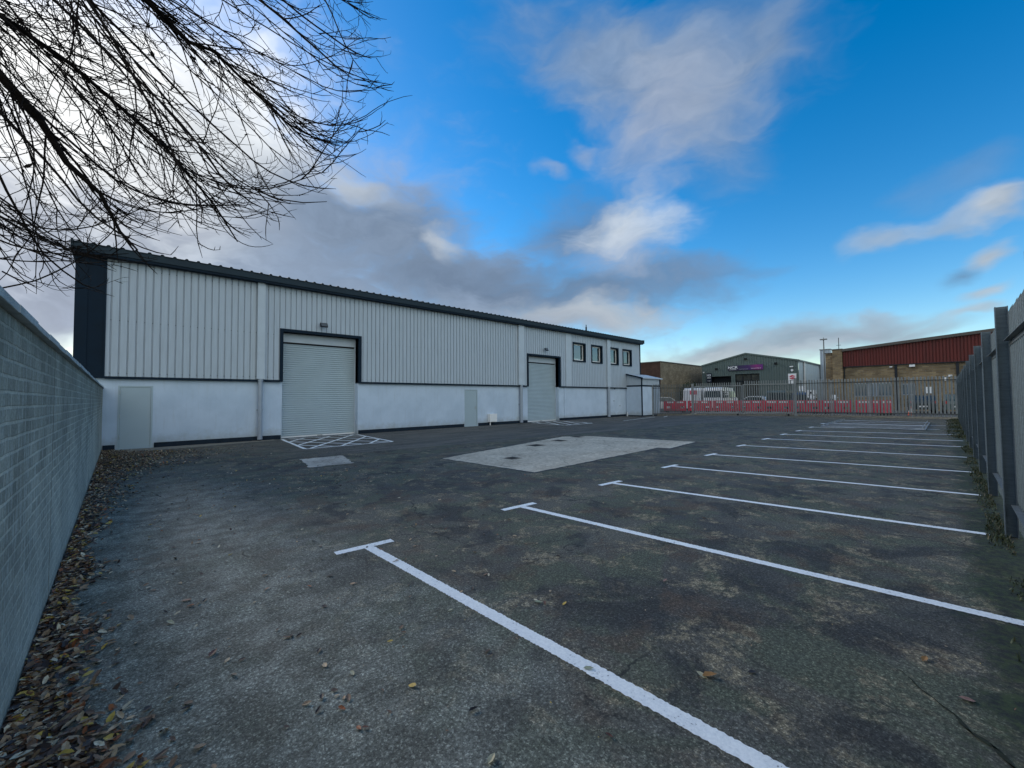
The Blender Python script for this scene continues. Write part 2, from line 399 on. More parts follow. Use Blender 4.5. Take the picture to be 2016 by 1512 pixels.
def concretemat(name, c1, c2, seed):
    m, nt, p = newmat(name)
    v = pos(nt)
    n = noise(nt, scaled(nt, v, (1, 1, 1), (0, 0, seed)), 0.9, 8, 0.62, 0.4); g = noise(nt, v, 9, 6, 0.7); f = noise(nt, v, 90, 4, 0.75)
    c = ramp(nt, n, [(0.4, c1), (0.6, c2)]).outputs[0]
    c = mix(nt, 0.6, c, ramp(nt, g, [(0.38, 0.55), (0.6, 1.2)]).outputs[0], 'MULTIPLY')
    c = mix(nt, 0.7, c, ramp(nt, f, [(0.3, 0.7), (0.7, 1.3)]).outputs[0], 'MULTIPLY')
    # wandering cracks
    cr = N(nt, 'ShaderNodeTexVoronoi', feature='DISTANCE_TO_EDGE'); cr.inputs['Scale'].default_value = 0.42
    wv = N(nt, 'ShaderNodeVectorMath', operation='ADD'); nt.links.new(v, wv.inputs[0])
    nn = N(nt, 'ShaderNodeTexNoise'); nn.inputs['Scale'].default_value = 1.3; nn.inputs['Detail'].default_value = 5; nt.links.new(v, nn.inputs['Vector'])
    nt.links.new(nn.outputs['Color'], wv.inputs[1]); nt.links.new(wv.outputs[0], cr.inputs['Vector'])
    crk = ramp(nt, cr.outputs['Distance'], [(0.003, 1.0), (0.009, 0.0)]).outputs[0]
    c = mix(nt, math_(nt, 'MULTIPLY', crk, 0.35), c, (0.05, 0.05, 0.045))
    nt.links.new(c, p.inputs['Base Color']); p.inputs['Roughness'].default_value = 0.88
    nt.links.new(bump(nt, f, 0.5, 0.005), p.inputs['Normal'])
    return m
M['slab'] = concretemat('pale_concrete', (0.46, 0.405, 0.315), (0.60, 0.54, 0.43), 0.3)
M['patch'] = concretemat('rough_patch', (0.32, 0.30, 0.26), (0.52, 0.49, 0.43), 1.9)

def leafmat(name, stops):
    m, nt, p = newmat(name)
    gi = N(nt, 'ShaderNodeNewGeometry')
    r = ramp(nt, gi.outputs['Random Per Island'], stops, 'CONSTANT')
    n = noise(nt, pos(nt), 60, 3)
    c = mix(nt, 0.6, r.outputs[0], ramp(nt, n, [(0.3, 0.55), (0.7, 1.3)]).outputs[0], 'MULTIPLY')
    nt.links.new(c, p.inputs['Base Color']); p.inputs['Roughness'].default_value = 0.6
    return m
M['leaves'] = leafmat('fallen_leaf_mix', [(0, (0.04, 0.025, 0.02)), (0.20, (0.09, 0.052, 0.035)), (0.36, (0.19, 0.115, 0.07)),
    (0.54, (0.33, 0.22, 0.13)), (0.70, (0.50, 0.37, 0.23)), (0.83, (0.30, 0.10, 0.035)), (0.88, (0.52, 0.36, 0.07)), (0.94, (0.64, 0.57, 0.42))])
M['leaf_pale'] = simple('pale_yellow_leaf', (0.46, 0.42, 0.27), 0.55, var=0.3, scale=40)
M['leaf_green'] = simple('grey_green_leaf', (0.32, 0.35, 0.24), 0.55, var=0.3, scale=40)
M['leaf_tan'] = simple('tan_leaf', (0.30, 0.16, 0.05), 0.55, var=0.3, scale=40)
M['leaf_dark'] = simple('dark_brown_leaf', (0.022, 0.013, 0.010), 0.6, var=0.4, scale=40)
M['leaf_red'] = simple('red_brown_leaf', (0.10, 0.035, 0.022), 0.6, var=0.4, scale=40)
M['leaf_pink'] = simple('pinkish_leaf', (0.30, 0.17, 0.13), 0.6, var=0.3, scale=40)
M['weed'] = leafmat('weed_green', [(0, (0.015, 0.028, 0.010)), (0.4, (0.03, 0.05, 0.015)), (0.7, (0.05, 0.065, 0.02)), (0.88, (0.10, 0.085, 0.04))])

# ------------------------------------------------------------------ camera
cam = bpy.data.cameras.new('camera'); co = bpy.data.objects.new('camera', cam); COL.objects.link(co)
cam.sensor_width = 36; cam.sensor_fit = 'HORIZONTAL'; cam.lens = 814.47 / 2016 * 36; cam.clip_start = 0.02; cam.clip_end = 6000
Rm = Matrix(((0.725, -0.018, -0.688), (-0.689, -0.031, -0.725), (-0.009, 0.999, -0.035)))
q = Rm.to_quaternion().normalized()
co.rotation_mode = 'QUATERNION'; co.rotation_quaternion = q; co.location = (0, 0, 1.6)
scene.camera = co
scene.cycles.max_bounces = 5; scene.cycles.diffuse_bounces = 2; scene.cycles.glossy_bounces = 2

# ------------------------------------------------------------------ sky and light
SUN_AZ, SUN_EL = 99.0, 25.0        # degrees from +X towards +Y
w = bpy.data.worlds.new('World'); scene.world = w; w.use_nodes = True
nt = w.node_tree
bg = nt.nodes['Background']
sky = nt.nodes.new('ShaderNodeTexSky'); sky.sky_type = 'NISHITA'; sky.sun_disc = False
sky.sun_elevation = R(SUN_EL); sky.sun_rotation = R(90 - SUN_AZ)
sky.air_density = 1.0; sky.dust_density = 0.3; sky.ozone_density = 1.8
tc = nt.nodes.new('ShaderNodeTexCoord'); D = tc.outputs['Generated']
hs = nt.nodes.new('ShaderNodeHueSaturation'); hs.inputs['Saturation'].default_value = 1.5; hs.inputs['Value'].default_value = 0.98
nt.links.new(sky.outputs[0], hs.inputs['Color'])
skycol = hs.outputs[0]
sepd = nt.nodes.new('ShaderNodeSeparateXYZ'); nt.links.new(D, sepd.inputs[0])
# domain warp shared by all clouds
def vnoise(scale, detail, amp, sc=(1,1,1.8)):
    n = nt.nodes.new('ShaderNodeTexNoise'); n.inputs['Scale'].default_value = scale; n.inputs['Detail'].default_value = detail
    n.inputs['Roughness'].default_value = 0.55
    nt.links.new(scaled(nt, D, sc), n.inputs['Vector'])
    s1 = nt.nodes.new('ShaderNodeVectorMath'); s1.operation = 'SUBTRACT'; nt.links.new(n.outputs['Color'], s1.inputs[0]); s1.inputs[1].default_value = (0.5,)*3
    s2 = nt.nodes.new('ShaderNodeVectorMath'); s2.operation = 'SCALE'; nt.links.new(s1.outputs[0], s2.inputs[0]); s2.inputs['Scale'].default_value = amp
    return s2.outputs[0]
def vadd(a, b):
    s1 = nt.nodes.new('ShaderNodeVectorMath'); s1.operation = 'ADD'; nt.links.new(a, s1.inputs[0]); nt.links.new(b, s1.inputs[1]); return s1.outputs[0]
DW = vadd(D, vadd(vnoise(3.2, 2, 0.17), vnoise(11, 3, 0.055)))
fb = noise(nt, scaled(nt, DW, (1, 1, 2.2)), 5.5, 4, 0.56)
fb2 = noise(nt, scaled(nt, DW, (1.3, 1, 2.6), (0, 0, 0.7)), 14, 3, 0.6)
KN = math_(nt, 'ADD', math_(nt, 'MULTIPLY', math_(nt, 'SUBTRACT', fb, 0.5), 1.9), math_(nt, 'MULTIPLY', math_(nt, 'SUBTRACT', fb2, 0.5), 0.5))
KN = math_(nt, 'ADD', KN, 1.35)
shade = mix(nt, 1.0, ramp(nt, fb2, [(0.36, 0.82), (0.64, 1.0)]).outputs[0], ramp(nt, fb, [(0.36, 0.78), (0.62, 1.0)]).outputs[0], 'MULTIPLY')
cloudcol = None; cover = None
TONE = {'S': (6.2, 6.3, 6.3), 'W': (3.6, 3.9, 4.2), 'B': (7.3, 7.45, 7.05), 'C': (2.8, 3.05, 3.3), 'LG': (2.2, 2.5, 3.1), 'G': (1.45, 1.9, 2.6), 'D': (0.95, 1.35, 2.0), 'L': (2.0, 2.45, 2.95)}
CL = [(87.8,18.1,0.378,0.099,-0.004,0.208,'LG',1.10),(95.1,10.8,0.164,0.033,-0.003,0.155,'LG',1.00),(77.6,22.5,0.146,0.004,0.017,0.118,'LG',0.90),(70.9,11.9,0.295,-0.020,0.014,0.118,'G',0.95),(93.5,27.3,0.23,0.099,-0.003,0.17,'S',1.0),(82.2,26.4,0.120,0.037,-0.002,0.103,'W',0.70),(70.9,21.5,0.153,-0.004,0.014,0.088,'G',0.95),(67.3,26.0,0.080,-0.005,0.006,0.028,'W',0.80),(61.5,21.4,0.166,-0.029,0.022,0.082,'D',0.90),(56.7,16.7,0.262,-0.043,0.019,0.088,'G',0.95),(49.8,14.9,0.251,-0.051,0.015,0.067,'D',0.90),(55.3,20.6,0.043,-0.013,0.010,0.026,'W',0.55),(37.8,15.3,0.226,-0.027,0.005,0.056,'D',0.80),(26.5,15.2,0.15,-0.017,0.001,0.036,'D',0.65),(18.7,15.7,0.089,0.000,-0.003,0.022,'D',0.45),(38.4,22.0,0.099,0.010,-0.011,0.063,'D',0.75),(30.2,21.2,0.100,-0.013,0.001,0.048,'W',0.75),(30.9,18.0,0.096,-0.009,0.001,0.038,'LG',0.60),(37.8,11.1,0.173,0.002,-0.001,0.033,'C',0.90),(54.0,11.4,0.284,-0.025,0.006,0.053,'G',0.80),(63.4,9.8,0.235,-0.042,0.009,0.045,'LG',0.70),(38.7,41.8,0.137,-0.013,0.001,0.074,'G',0.42),(30.5,37.5,0.155,-0.077,0.034,0.070,'G',0.62),(19.8,36.3,0.125,-0.007,-0.020,0.083,'G',0.55),(14.3,36.2,0.053,0.020,-0.019,0.033,'G',0.50),(24.2,32.4,0.113,-0.026,0.002,0.073,'LG',0.60),(28.7,29.9,0.087,-0.015,0.001,0.053,'LG',0.40),(18.3,29.9,0.074,-0.020,0.002,0.088,'G',0.40),(36.8,30.8,0.027,-0.003,0.000,0.020,'LG',0.45),(41.4,28.8,0.026,-0.001,0.000,0.014,'LG',0.40),(11.2,6.2,0.153,-0.013,0.001,0.036,'L',0.90),(20.6,6.3,0.103,0.006,-0.002,0.024,'L',0.80),(5.1,6.5,0.083,-0.002,-0.001,0.026,'L',0.80),(16.3,4.9,0.135,-0.008,0.001,0.023,'C',0.70),(2.1,5.5,0.070,-0.001,-0.000,0.012,'L',0.60),(3.5,16.0,0.045,-0.004,-0.002,0.018,'C',0.55),(-1.3,16.1,0.045,0.002,-0.003,0.015,'C',0.5),(-4.4,16.3,0.026,0.005,-0.004,0.019,'C',0.80),(-4.1,12.5,0.023,0.006,-0.004,0.021,'C',0.80),(-2.3,11.1,0.022,0.008,-0.003,0.016,'D',0.60),(-3.3,8.5,0.029,0.004,-0.001,0.013,'C',0.70),(-2.0,6.7,0.041,-0.002,-0.000,0.011,'C',0.60),(4.3,8.2,0.032,0.002,-0.001,0.011,'L',0.40),(-0.8,19.9,0.055,-0.002,-0.004,0.027,'G',0.25),]
# unseen clouds added behind the photographer, bright to light the façade and ground
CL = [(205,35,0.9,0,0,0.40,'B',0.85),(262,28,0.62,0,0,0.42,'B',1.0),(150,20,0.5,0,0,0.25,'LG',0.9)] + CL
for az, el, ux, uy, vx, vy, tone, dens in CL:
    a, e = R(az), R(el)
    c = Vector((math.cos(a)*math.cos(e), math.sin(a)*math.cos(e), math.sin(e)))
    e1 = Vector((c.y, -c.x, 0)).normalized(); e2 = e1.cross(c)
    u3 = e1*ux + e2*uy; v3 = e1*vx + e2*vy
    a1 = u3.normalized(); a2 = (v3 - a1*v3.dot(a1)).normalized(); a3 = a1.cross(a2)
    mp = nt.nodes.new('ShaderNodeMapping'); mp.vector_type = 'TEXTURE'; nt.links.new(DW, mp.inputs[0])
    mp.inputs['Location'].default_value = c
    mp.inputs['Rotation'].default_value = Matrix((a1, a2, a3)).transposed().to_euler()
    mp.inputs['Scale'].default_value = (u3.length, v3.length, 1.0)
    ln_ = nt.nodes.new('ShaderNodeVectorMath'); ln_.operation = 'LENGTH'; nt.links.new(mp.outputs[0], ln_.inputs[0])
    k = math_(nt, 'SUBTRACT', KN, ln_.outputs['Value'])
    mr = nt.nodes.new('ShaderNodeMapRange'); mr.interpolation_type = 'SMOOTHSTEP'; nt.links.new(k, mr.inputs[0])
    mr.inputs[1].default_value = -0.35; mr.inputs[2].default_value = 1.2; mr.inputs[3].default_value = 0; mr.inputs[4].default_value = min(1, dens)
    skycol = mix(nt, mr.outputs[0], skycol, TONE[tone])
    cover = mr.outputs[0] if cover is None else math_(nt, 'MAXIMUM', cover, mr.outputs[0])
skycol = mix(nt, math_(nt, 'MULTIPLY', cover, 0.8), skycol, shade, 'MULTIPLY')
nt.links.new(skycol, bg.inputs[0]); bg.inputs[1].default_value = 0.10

sd = bpy.data.lights.new('sun', 'SUN'); sd.energy = 0.8; sd.angle = R(14); sd.color = (1.0, 0.93, 0.84)
so = bpy.data.objects.new('sun', sd); COL.objects.link(so)
a, e = R(SUN_AZ), R(SUN_EL)
so.rotation_mode = 'QUATERNION'
so.rotation_quaternion = Vector((math.cos(a)*math.cos(e), math.sin(a)*math.cos(e), math.sin(e))).to_track_quat('Z', 'Y')
so.location = (-5, 30, 20)
scene.view_settings.view_transform = 'Standard'; scene.view_settings.look = 'None'
scene.view_settings.exposure = 1.0; scene.view_settings.gamma = 1.0

# ------------------------------------------------------------------ ground
def sheet(name, poly, z, mat, label=None):
    b = MB(); b.add([(x, y, z) for x, y in poly], [tuple(range(len(poly)))])
    o = b.build(name, mat); o['kind'] = 'structure'
    return o
sheet('ground', [(-2500,-2500),(2500,-2500),(2500,2500),(-2500,2500)], -0.02, M['terrain'])
sheet('yard', [(-0.4,-12),(39.9,-12),(39.9,-0.5),(39.5,8.4),(36.4,15.3),(33.2,17.6),(33.2,19.2),(-0.4,19.2)], 0.0, M['asphalt'])
# pavement and forecourt beyond the far fence
b = MB(); b.prism([(39.92,-14),(41.1,-14),(41.1,9),(38.6,16.0),(35.0,22.5),(33.9,22.5),(33.9,17.65),(36.46,15.4),(39.55,8.45),(39.92,-0.5)][::-1], lambda p, t: (p[0], p[1], -0.01 + 0.13*t))
o = b.build('pavement', M['kerb']); o['kind'] = 'structure'
b = MB(); b.prism([(41.12,-40),(140,-40),(140,70),(34.5,70),(35.2,22.6),(38.65,16.05),(41.12,9.05)][::-1], lambda p, t: (p[0], p[1], -0.01 + 0.12*t))
o = b.build('forecourt', M['forecourt']); o['kind'] = 'structure'

def ragged(poly, step=0.15, amp=0.02):
    out = []
    for i, (x0, y0) in enumerate(poly):
        x1, y1 = poly[(i+1) % len(poly)]
        L = math.hypot(x1-x0, y1-y0); n = max(1, int(L/step))
        nx, ny = -(y1-y0)/L, (x1-x0)/L
        for k in range(n):
            t = k/n; d = random.uniform(-amp, amp)
            out.append((x0+(x1-x0)*t+nx*d, y0+(y1-y0)*t+ny*d))
    return out
o = sheet('slab_joint', ragged([(6.27,9.42),(6.46,6.12),(12.35,6.3),(12.42,5.95),(14.93,6.16),(14.23,10.41),(13.28,11.04)][::-1], 0.12, 0.02), 0.003, M['plinth'])
o = sheet('concrete_slab', ragged([(6.32,9.39),(6.51,6.17),(12.4,6.35),(12.47,6.0),(14.89,6.21),(14.19,10.37),(13.28,10.99)][::-1], 0.12, 0.015), 0.005, M['slab'])
o = sheet('repair_patch', ragged([(3.56,12.07),(4.66,12.05),(4.33,10.37),(3.3,10.43)][::-1], 0.08, 0.04), 0.004, M['patch'])
o = sheet('kerb_apron', ragged([(-0.37,18.97),(-0.37,17.6),(1.2,17.9),(4.6,18.55),(4.6,18.97)], 0.2, 0.03), 0.004, M['kerb'])

for (cx, cy, sx, sy), lab in zip([(7.63,8.04,0.38,0.38),(10.25,9.63,0.52,0.46),(11.99,10.06,0.42,0.5),(13.6,10.46,0.40,0.46)],
        ['dark square drain cover alone near the tip of the concrete slab','dark drain cover second from the nearest in the slab, widest of the row',
         'dark drain cover third from the nearest in the slab','dark drain cover in the slab, nearest the warehouse']):
    t = thing('drain_cover', lab, 'drain cover', (cx, cy, 0.0), 'drain covers set in the concrete slab')
    b = MB(); fr = 0.035
    x0, x1, y0, y1 = cx-sx/2, cx+sx/2, cy-sy/2, cy+sy/2
    b.box(x0, x1, y0, y0+fr, 0.0062, 0.012); b.box(x0, x1, y1-fr, y1, 0.0062, 0.012)
    b.box(x0, x0+fr, y0+fr, y1-fr, 0.0062, 0.012); b.box(x1-fr, x1, y0+fr, y1-fr, 0.0062, 0.012)
    b.build('cover_frame', M['kerb'], t)
    b = MB(); b.box(x0+fr+.004, x1-fr-.004, y0+fr+.004, y1-fr-.004, 0.0062, 0.010)
    for i in range(6):
        yy = lerp(y0+fr+0.03, y1-fr-0.03, i/5); b.box(x0+fr+.03, x1-fr-.03, yy-.012, yy+.012, 0.010, 0.014)
    b.build('cover_plate', M['iron'], t)

# ------------------------------------------------------------------ painted lines
def strip(b, p, q_, w, z=0.004, amp=0.005):
    p = Vector(p); q_ = Vector(q_); d = (q_-p); L = d.length; d.normalize(); n = Vector((-d.y, d.x))
    k = max(2, int(L/0.012)) if p.length < 9 else max(2, int(L/0.25))
    vs = []; ph = random.uniform(0, 50)
    for i in range(k+1):
        c = p + d*(L*i/k) + n*(mnoise.noise(Vector((i*L/k*0.6, ph, 0)))*0.009)
        vs.append((*(c + n*(w/2 + random.uniform(-amp, amp))), z)); vs.append((*(c - n*(w/2 + random.uniform(-amp, amp))), z))
    b.add(vs, [(2*i, 2*i+1, 2*i+3, 2*i+2) for i in range(k)])
heads = [(1.99,4.41),(4.34,4.41),(6.71,4.39),(9.28,4.47),(11.9,4.56),(14.77,4.69),(17.65,4.75),(20.23,4.78),(22.72,4.77),(25.69,4.84),(29.34,4.99)]
ends = [(2.08,-0.30),(4.60,-0.33),(7.23,-0.28),(9.94,-0.31),(12.79,-0.33),(15.71,-0.33),(18.8,-0.33),(21.18,-0.32),(24.33,-0.33),(27.5,0.3),(31.0,-0.2)]
ordn = ['nearest of the row, crossing the foreground','second from the camera','third from the camera','fourth from the camera','fifth from the camera','sixth from the camera','seventh from the camera','eighth from the camera','ninth from the camera, just before the steel frames','tenth from the camera, under the nearer steel frame','eleventh and farthest, by the far fence']
for i, (h, e_) in enumerate(zip(heads, ends)):
    b = MB(); wd = 0.105 if i < 6 else 0.12
    d = (Vector(e_) - Vector(h)).normalized()
    strip(b, Vector(h) + d*(wd/2), e_, wd)
    hl = 0.31
    strip(b, (h[0]-hl-0.02, h[1]+0.025), (h[0]+hl-0.02, h[1]-0.025), wd)
    o = b.build('parking_line', M['paint'])
    tag(o, 'white T-headed parking bay line, ' + ordn[i], 'parking line', 'white parking bay lines on the asphalt')

def clipseg(p, d, rect):
    x0, x1, y0, y1 = rect; t0, t1 = -1e9, 1e9
    for pc, dc, lo, hi in ((p[0], d[0], x0, x1), (p[1], d[1], y0, y1)):
        if abs(dc) < 1e-9:
            if pc < lo or pc > hi: return None
        else:
            a_, b_ = (lo-pc)/dc, (hi-pc)/dc
            if a_ > b_: a_, b_ = b_, a_
            t0 = max(t0, a_); t1 = min(t1, b_)
    return (t0, t1) if t1 - t0 > 0.12 else None
def hatch(x0, x1, y0, y1, skew, dirs, pitch, label, wd=0.1):
    b = MB()
    sk = lambda x, y: (x + skew*(y1-y)/(y1-y0), y)
    for (p, q_) in (((x0,y0),(x1,y0)), ((x0,y1),(x1,y1))): strip(b, sk(*p), sk(*q_), wd, 0.004, 0.006)
    for xx in (x0, x1): strip(b, sk(xx, y0+wd/2), sk(xx, y1-wd/2), wd, 0.004, 0.006)
    zz = 0.008
    for d in dirs:
        n = (-d[1], d[0]); 
        for k in range(-12, 13):
            p = ((x0+x1)/2 + n[0]*k*pitch, (y0+y1)/2 + n[1]*k*pitch)
            s_ = clipseg(p, d, (x0+wd*.5, x1-wd*.5, y0+wd*.5, y1-wd*.5))
            if s_: strip(b, sk(p[0]+d[0]*s_[0], p[1]+d[1]*s_[0]), sk(p[0]+d[0]*s_[1], p[1]+d[1]*s_[1]), wd, zz, 0.006)
        zz += 0.004
    o = b.build('hatched_box', M['paint']); tag(o, label, 'road marking', 'white hatched boxes in front of the shutters')
r2_ = 0.7071
hatch(4.85, 7.95, 14.5, 18.75, -0.4, [(0.55, 0.835), (-0.55, 0.835)], 0.85, 'white criss-cross hatched box painted before the nearer roller shutter', 0.11)
hatch(19.5, 22.2, 15.4, 18.7, -0.6, [(0.42, 0.907)], 0.75, 'white slanted hatched box painted before the farther roller shutter', 0.13)
for (p, q_, lab) in [((25.0,15.3),(31.5,16.4),'long thin white line painted before the white porch'),((31.6,15.7),(33.5,16.3),'short white line painted near the left end of the far fence')]:
    b = MB(); strip(b, p, q_, 0.09); o = b.build('painted_line', M['paint']); tag(o, lab, 'road marking')

# ------------------------------------------------------------------ the warehouse
YF = 19.0
W_ = thing('warehouse', 'long grey and white corrugated warehouse with dark trim and two roller shutters', 'warehouse', (-1.05, YF, 0))
XL, XR, ZT = -1.05, 33.85, 6.35
holes = [(4.9, 8.1, 0, 4.45), (19.46, 22.62, 0, 4.42), (24.25, 25.62, 4.38, 5.62), (26.55, 27.85, 4.38, 5.62), (28.95, 30.2, 4.38, 5.62), (31.02, 32.3, 4.38, 5.62)]
doors = [(-0.02, 0.86, 0.0, 2.13), (14.32, 15.25, 0.0, 2.13)]
def wall_holes(b, x0, x1, z0, z1, y, hs, depth):
    xs = sorted({x0, x1, *[h[0] for h in hs], *[h[1] for h in hs]}); zs = sorted({z0, z1, *[h[2] for h in hs], *[h[3] for h in hs]})
    xs = [x for x in xs if x0 <= x <= x1]; zs = [z for z in zs if z0 <= z <= z1]
    for i in range(len(xs)-1):
        for j in range(len(zs)-1):
            mx, mz = (xs[i]+xs[i+1])/2, (zs[j]+zs[j+1])/2
            if any(h[0] < mx < h[1] and h[2] < mz < h[3] for h in hs): continue
            b.quad((xs[i],y,zs[j]),(xs[i+1],y,zs[j]),(xs[i+1],y,zs[j+1]),(xs[i],y,zs[j+1]))
    for h in hs:
        a_, c_, d_, e_ = h
        b.quad((a_,y,d_),(a_,y,e_),(a_,y+depth,e_),(a_,y+depth,d_)); b.quad((c_,y,e_),(c_,y,d_),(c_,y+depth,d_),(c_,y+depth,e_))
        b.quad((a_,y,e_),(c_,y,e_),(c_,y+depth,e_),(a_,y+depth,e_)); b.quad((c_,y,d_),(a_,y,d_),(a_,y+depth,d_),(c_,y+depth,d_))
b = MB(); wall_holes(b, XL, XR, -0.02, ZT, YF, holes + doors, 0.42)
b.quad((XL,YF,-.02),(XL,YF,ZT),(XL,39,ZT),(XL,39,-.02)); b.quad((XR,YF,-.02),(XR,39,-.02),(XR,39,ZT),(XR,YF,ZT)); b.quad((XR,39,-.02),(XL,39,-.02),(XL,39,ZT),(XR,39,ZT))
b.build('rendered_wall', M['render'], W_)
for bx in ((4.5, 8.5, YF+.6, YF+.9, 0, 5), (19.1, 23, YF+.6, YF+.9, 0, 5), (24, 33, YF+1.4, YF+1.6, 3.9, 6), (24, 33, YF+.43, YF+1.4, 3.8, 3.9), (-.2,1.2,YF+.2,YF+.3,0,2.3), (14.1,15.5,YF+.2,YF+.3,0,2.3)):
    b = MB(); b.box(*bx); b.build('inner_wall', M['interior'], W_)
# ribbed cladding
def ribsheet(b, x0, x1, z0, z1, y, pitch=0.208, pan=0.162, web=0.010, depth=0.042, ph=0.0, ztop=None):
    ks = []
    k = math.floor((x0-ph)/pitch) - 1
    while ph + k*pitch < x1 + pitch:
        o_ = ph + k*pitch
        ks += [(o_, 0), (o_+pan, 0), (o_+pan+web, depth), (o_+pitch-web, depth)]; k += 1
    pts = []
    def dep(x):
        for i in range(len(ks)-1):
            if ks[i][0] <= x <= ks[i+1][0]:
                t = (x-ks[i][0])/max(1e-9, ks[i+1][0]-ks[i][0]); return lerp(ks[i][1], ks[i+1][1], t)
        return 0
    pts = [(x0, dep(x0))] + [p for p in ks if x0 < p[0] < x1] + [(x1, dep(x1))]
    vs = []
    for x, d in pts: vs += [(x, y+d, z0), (x, y+d, ztop(x) if ztop else z1)]
    b.add(vs, [(2*i, 2*i+2, 2*i+3, 2*i+1) for i in range(len(pts)-1)])
YC = YF - 0.10
DZ = 2.42
b = MB()
cl_h = [(4.78, 8.22, 0, 4.57), (19.34, 22.74, 0, 4.54)] + [(h[0]-.1, h[1]+.1, h[2]-.1, h[3]+.1) for h in holes[2:]]
xs = sorted({-0.35, 33.75, *[h[0] for h in cl_h], *[h[1] for h in cl_h]})
for i in range(len(xs)-1):
    xa, xb = xs[i], xs[i+1]; mx = (xa+xb)/2
    hh = [h for h in cl_h if h[0] < mx < h[1]]
    if not hh: ribsheet(b, xa, xb, DZ, 6.36, YC)
    else:
        h = hh[0]
        if h[2] > DZ: ribsheet(b, xa, xb, DZ, h[2], YC)
        ribsheet(b, xa, xb, h[3], 6.36, YC)
b.build('ribbed_cladding', M['cladding'], W_)
# sheet screws in rows
b = MB()
k = 0; x = -0.35
while x < 33.6:
    for z in (DZ+.12, 4.3, 6.1):
        if not any(h[0]-.02 < x+.183 < h[1]+.02 and h[2]-.05 < z < h[3]+.05 for h in cl_h):
            kk = math.floor(x/0.208)*0.208 + 0.183
            b.box(kk-.009, kk+.009, YC+.022, YC+.034, z-.009, z+.009)
    x += 0.208
tag(b.build('cladding_screws', M['fascia'], W_), kind='stuff')
# dark corner panel at the left end
b = MB(); b.box(XL-.02, -0.78, YC-.03, YF, 2.37, 6.36); b.box(-0.78, -0.40, YC-.01, YF, 2.37, 6.36); b.box(-0.40,-0.35, YC-.035, YF, 2.37, 6.36)
b.build('corner_panel', M['trim'], W_)
b = MB(); b.box(33.75, XR+.02, YC-.03, YF+.3, DZ, 6.36); b.build('corner_panel', M['trim'], W_)
# dado trim between cladding and render
b = MB()
for xa, xb in ((-0.35, 4.78), (8.22, 19.34), (22.74, 31.45)): b = MB(); b.box(xa, xb, YC-.035, YF-.002, 2.35, 2.43); b.build('dado_trim', M['trim'], W_)
# plinth band
b = MB()
for xa, xb in ((-0.36, -0.07), (0.91, 4.87), (8.13, 14.27), (15.3, 19.42), (22.66, 31.45)): b = MB(); b.box(xa, xb, YF-.02, YF-.001, -0.02, 0.17); b.build('plinth', M['plinth'], W_)
# opening trims
def open_trim(x0, x1, zt, name):
    b = MB()
    b.box(x0-.12, x0, YC-.04, YF+.3, 2.36, zt+.12); b.box(x1, x1+.12, YC-.04, YF+.3, 2.36, zt+.12); b.box(x0, x1, YC-.04, YF+.3, zt, zt+.12)
    return b.build(name, M['trim'], W_)
open_trim(4.9, 8.1, 4.45, 'shutter_trim'); open_trim(19.46, 22.62, 4.42, 'shutter_trim')
# roller shutters
def shutter(x0, x1, zt, lab=None):
    y = YF + 0.30
    b = MB(); b.box(x0+.002, x1-.002, y-.04, y+.03, zt-.38, zt-.003)
    hb = b.build('shutter_box', M['flashing'], W_)
    b = MB(); b.box(x0+.06, x1-.06, y+.005, y+.02, zt-.45, zt-.382); b.build('shadow_gap', M['black'], hb)
    vs = []; z = 0.07; top = zt - 0.45; k = 0
    pts = []
    while z < top:
        pts += [(z, 0.0), (z+0.010, 0.0), (z+0.016, -0.024), (z+0.05, -0.034), (z+0.086, -0.022)]; z += 0.092
    pts.append((top, 0))
    pts = [p for p in pts if p[0] <= top]
    for z, d in pts: vs += [(x0+.05, y+.02+d, z), (x1-.05, y+.02+d, z)]
    b = MB(); b.add(vs, [(2*i, 2*i+1, 2*i+3, 2*i+2) for i in range(len(pts)-1)])
    cu = b.build('shutter_curtain', M['shutter'], W_)
    b = MB(); b.box(x0+.05, x1-.05, y-.012, y+.03, 0.012, 0.068); b.build('bottom_rail', M['white_frame'], cu)
    b = MB(); b.box((x0+x1)/2-.1, (x0+x1)/2+.12, y-.03, y-.012, 0.02, 0.06); b.build('lock', M['steel'], cu)
    for xx in (x0, x1-.05):
        b = MB(); b.box(xx+.002, xx+.048, y-.03, y+.03, 0, zt-.385); b.build('guide_rail', M['flashing'], W_)
shutter(4.9, 8.1, 4.45); shutter(19.46, 22.62, 4.42)
# personnel doors
def pdoor(x0, x1, zt, handle, hinges):
    b = MB(); f = 0.05; y = YF
    b.box(x0, x0+f, y-.012, y+.08, 0, zt); b.box(x1-f, x1, y-.012, y+.08, 0, zt); b.box(x0+f, x1-f, y-.012, y+.08, zt-f, zt); b.box(x0-.03, x1+.03, y-.035, y+.08, 0.0, 0.03)
    fr = b.build('door_frame', M['door'], W_)
    b = MB(); b.box(x0+f+.004, x1-f-.004, y+.008, y+.05, 0.032, zt-f-.004)
    d = b.build('door', M['door'], W_)
    if handle:
        b = MB(); b.box(x1-f-.085, x1-f-.05, y-.002, y+.008, 0.98, 1.16); b.tube([(x1-f-.068,y-.0,1.08),(x1-f-.068,y-.045,1.08),(x1-f-.19,y-.045,1.08)], 0.011); b.tube([(x1-f-.068,y+.008,1.02),(x1-f-.068,y-.02,1.02)],0.014)
        b.build('handle', M['steel'], d)
    if hinges:
        for z in (0.35, 1.05, 1.85):
            b = MB(); b.tube([(x0+f, y-.02, z), (x0+f, y-.02, z+.12)], 0.009); b.build('hinge', M['steel'], d)
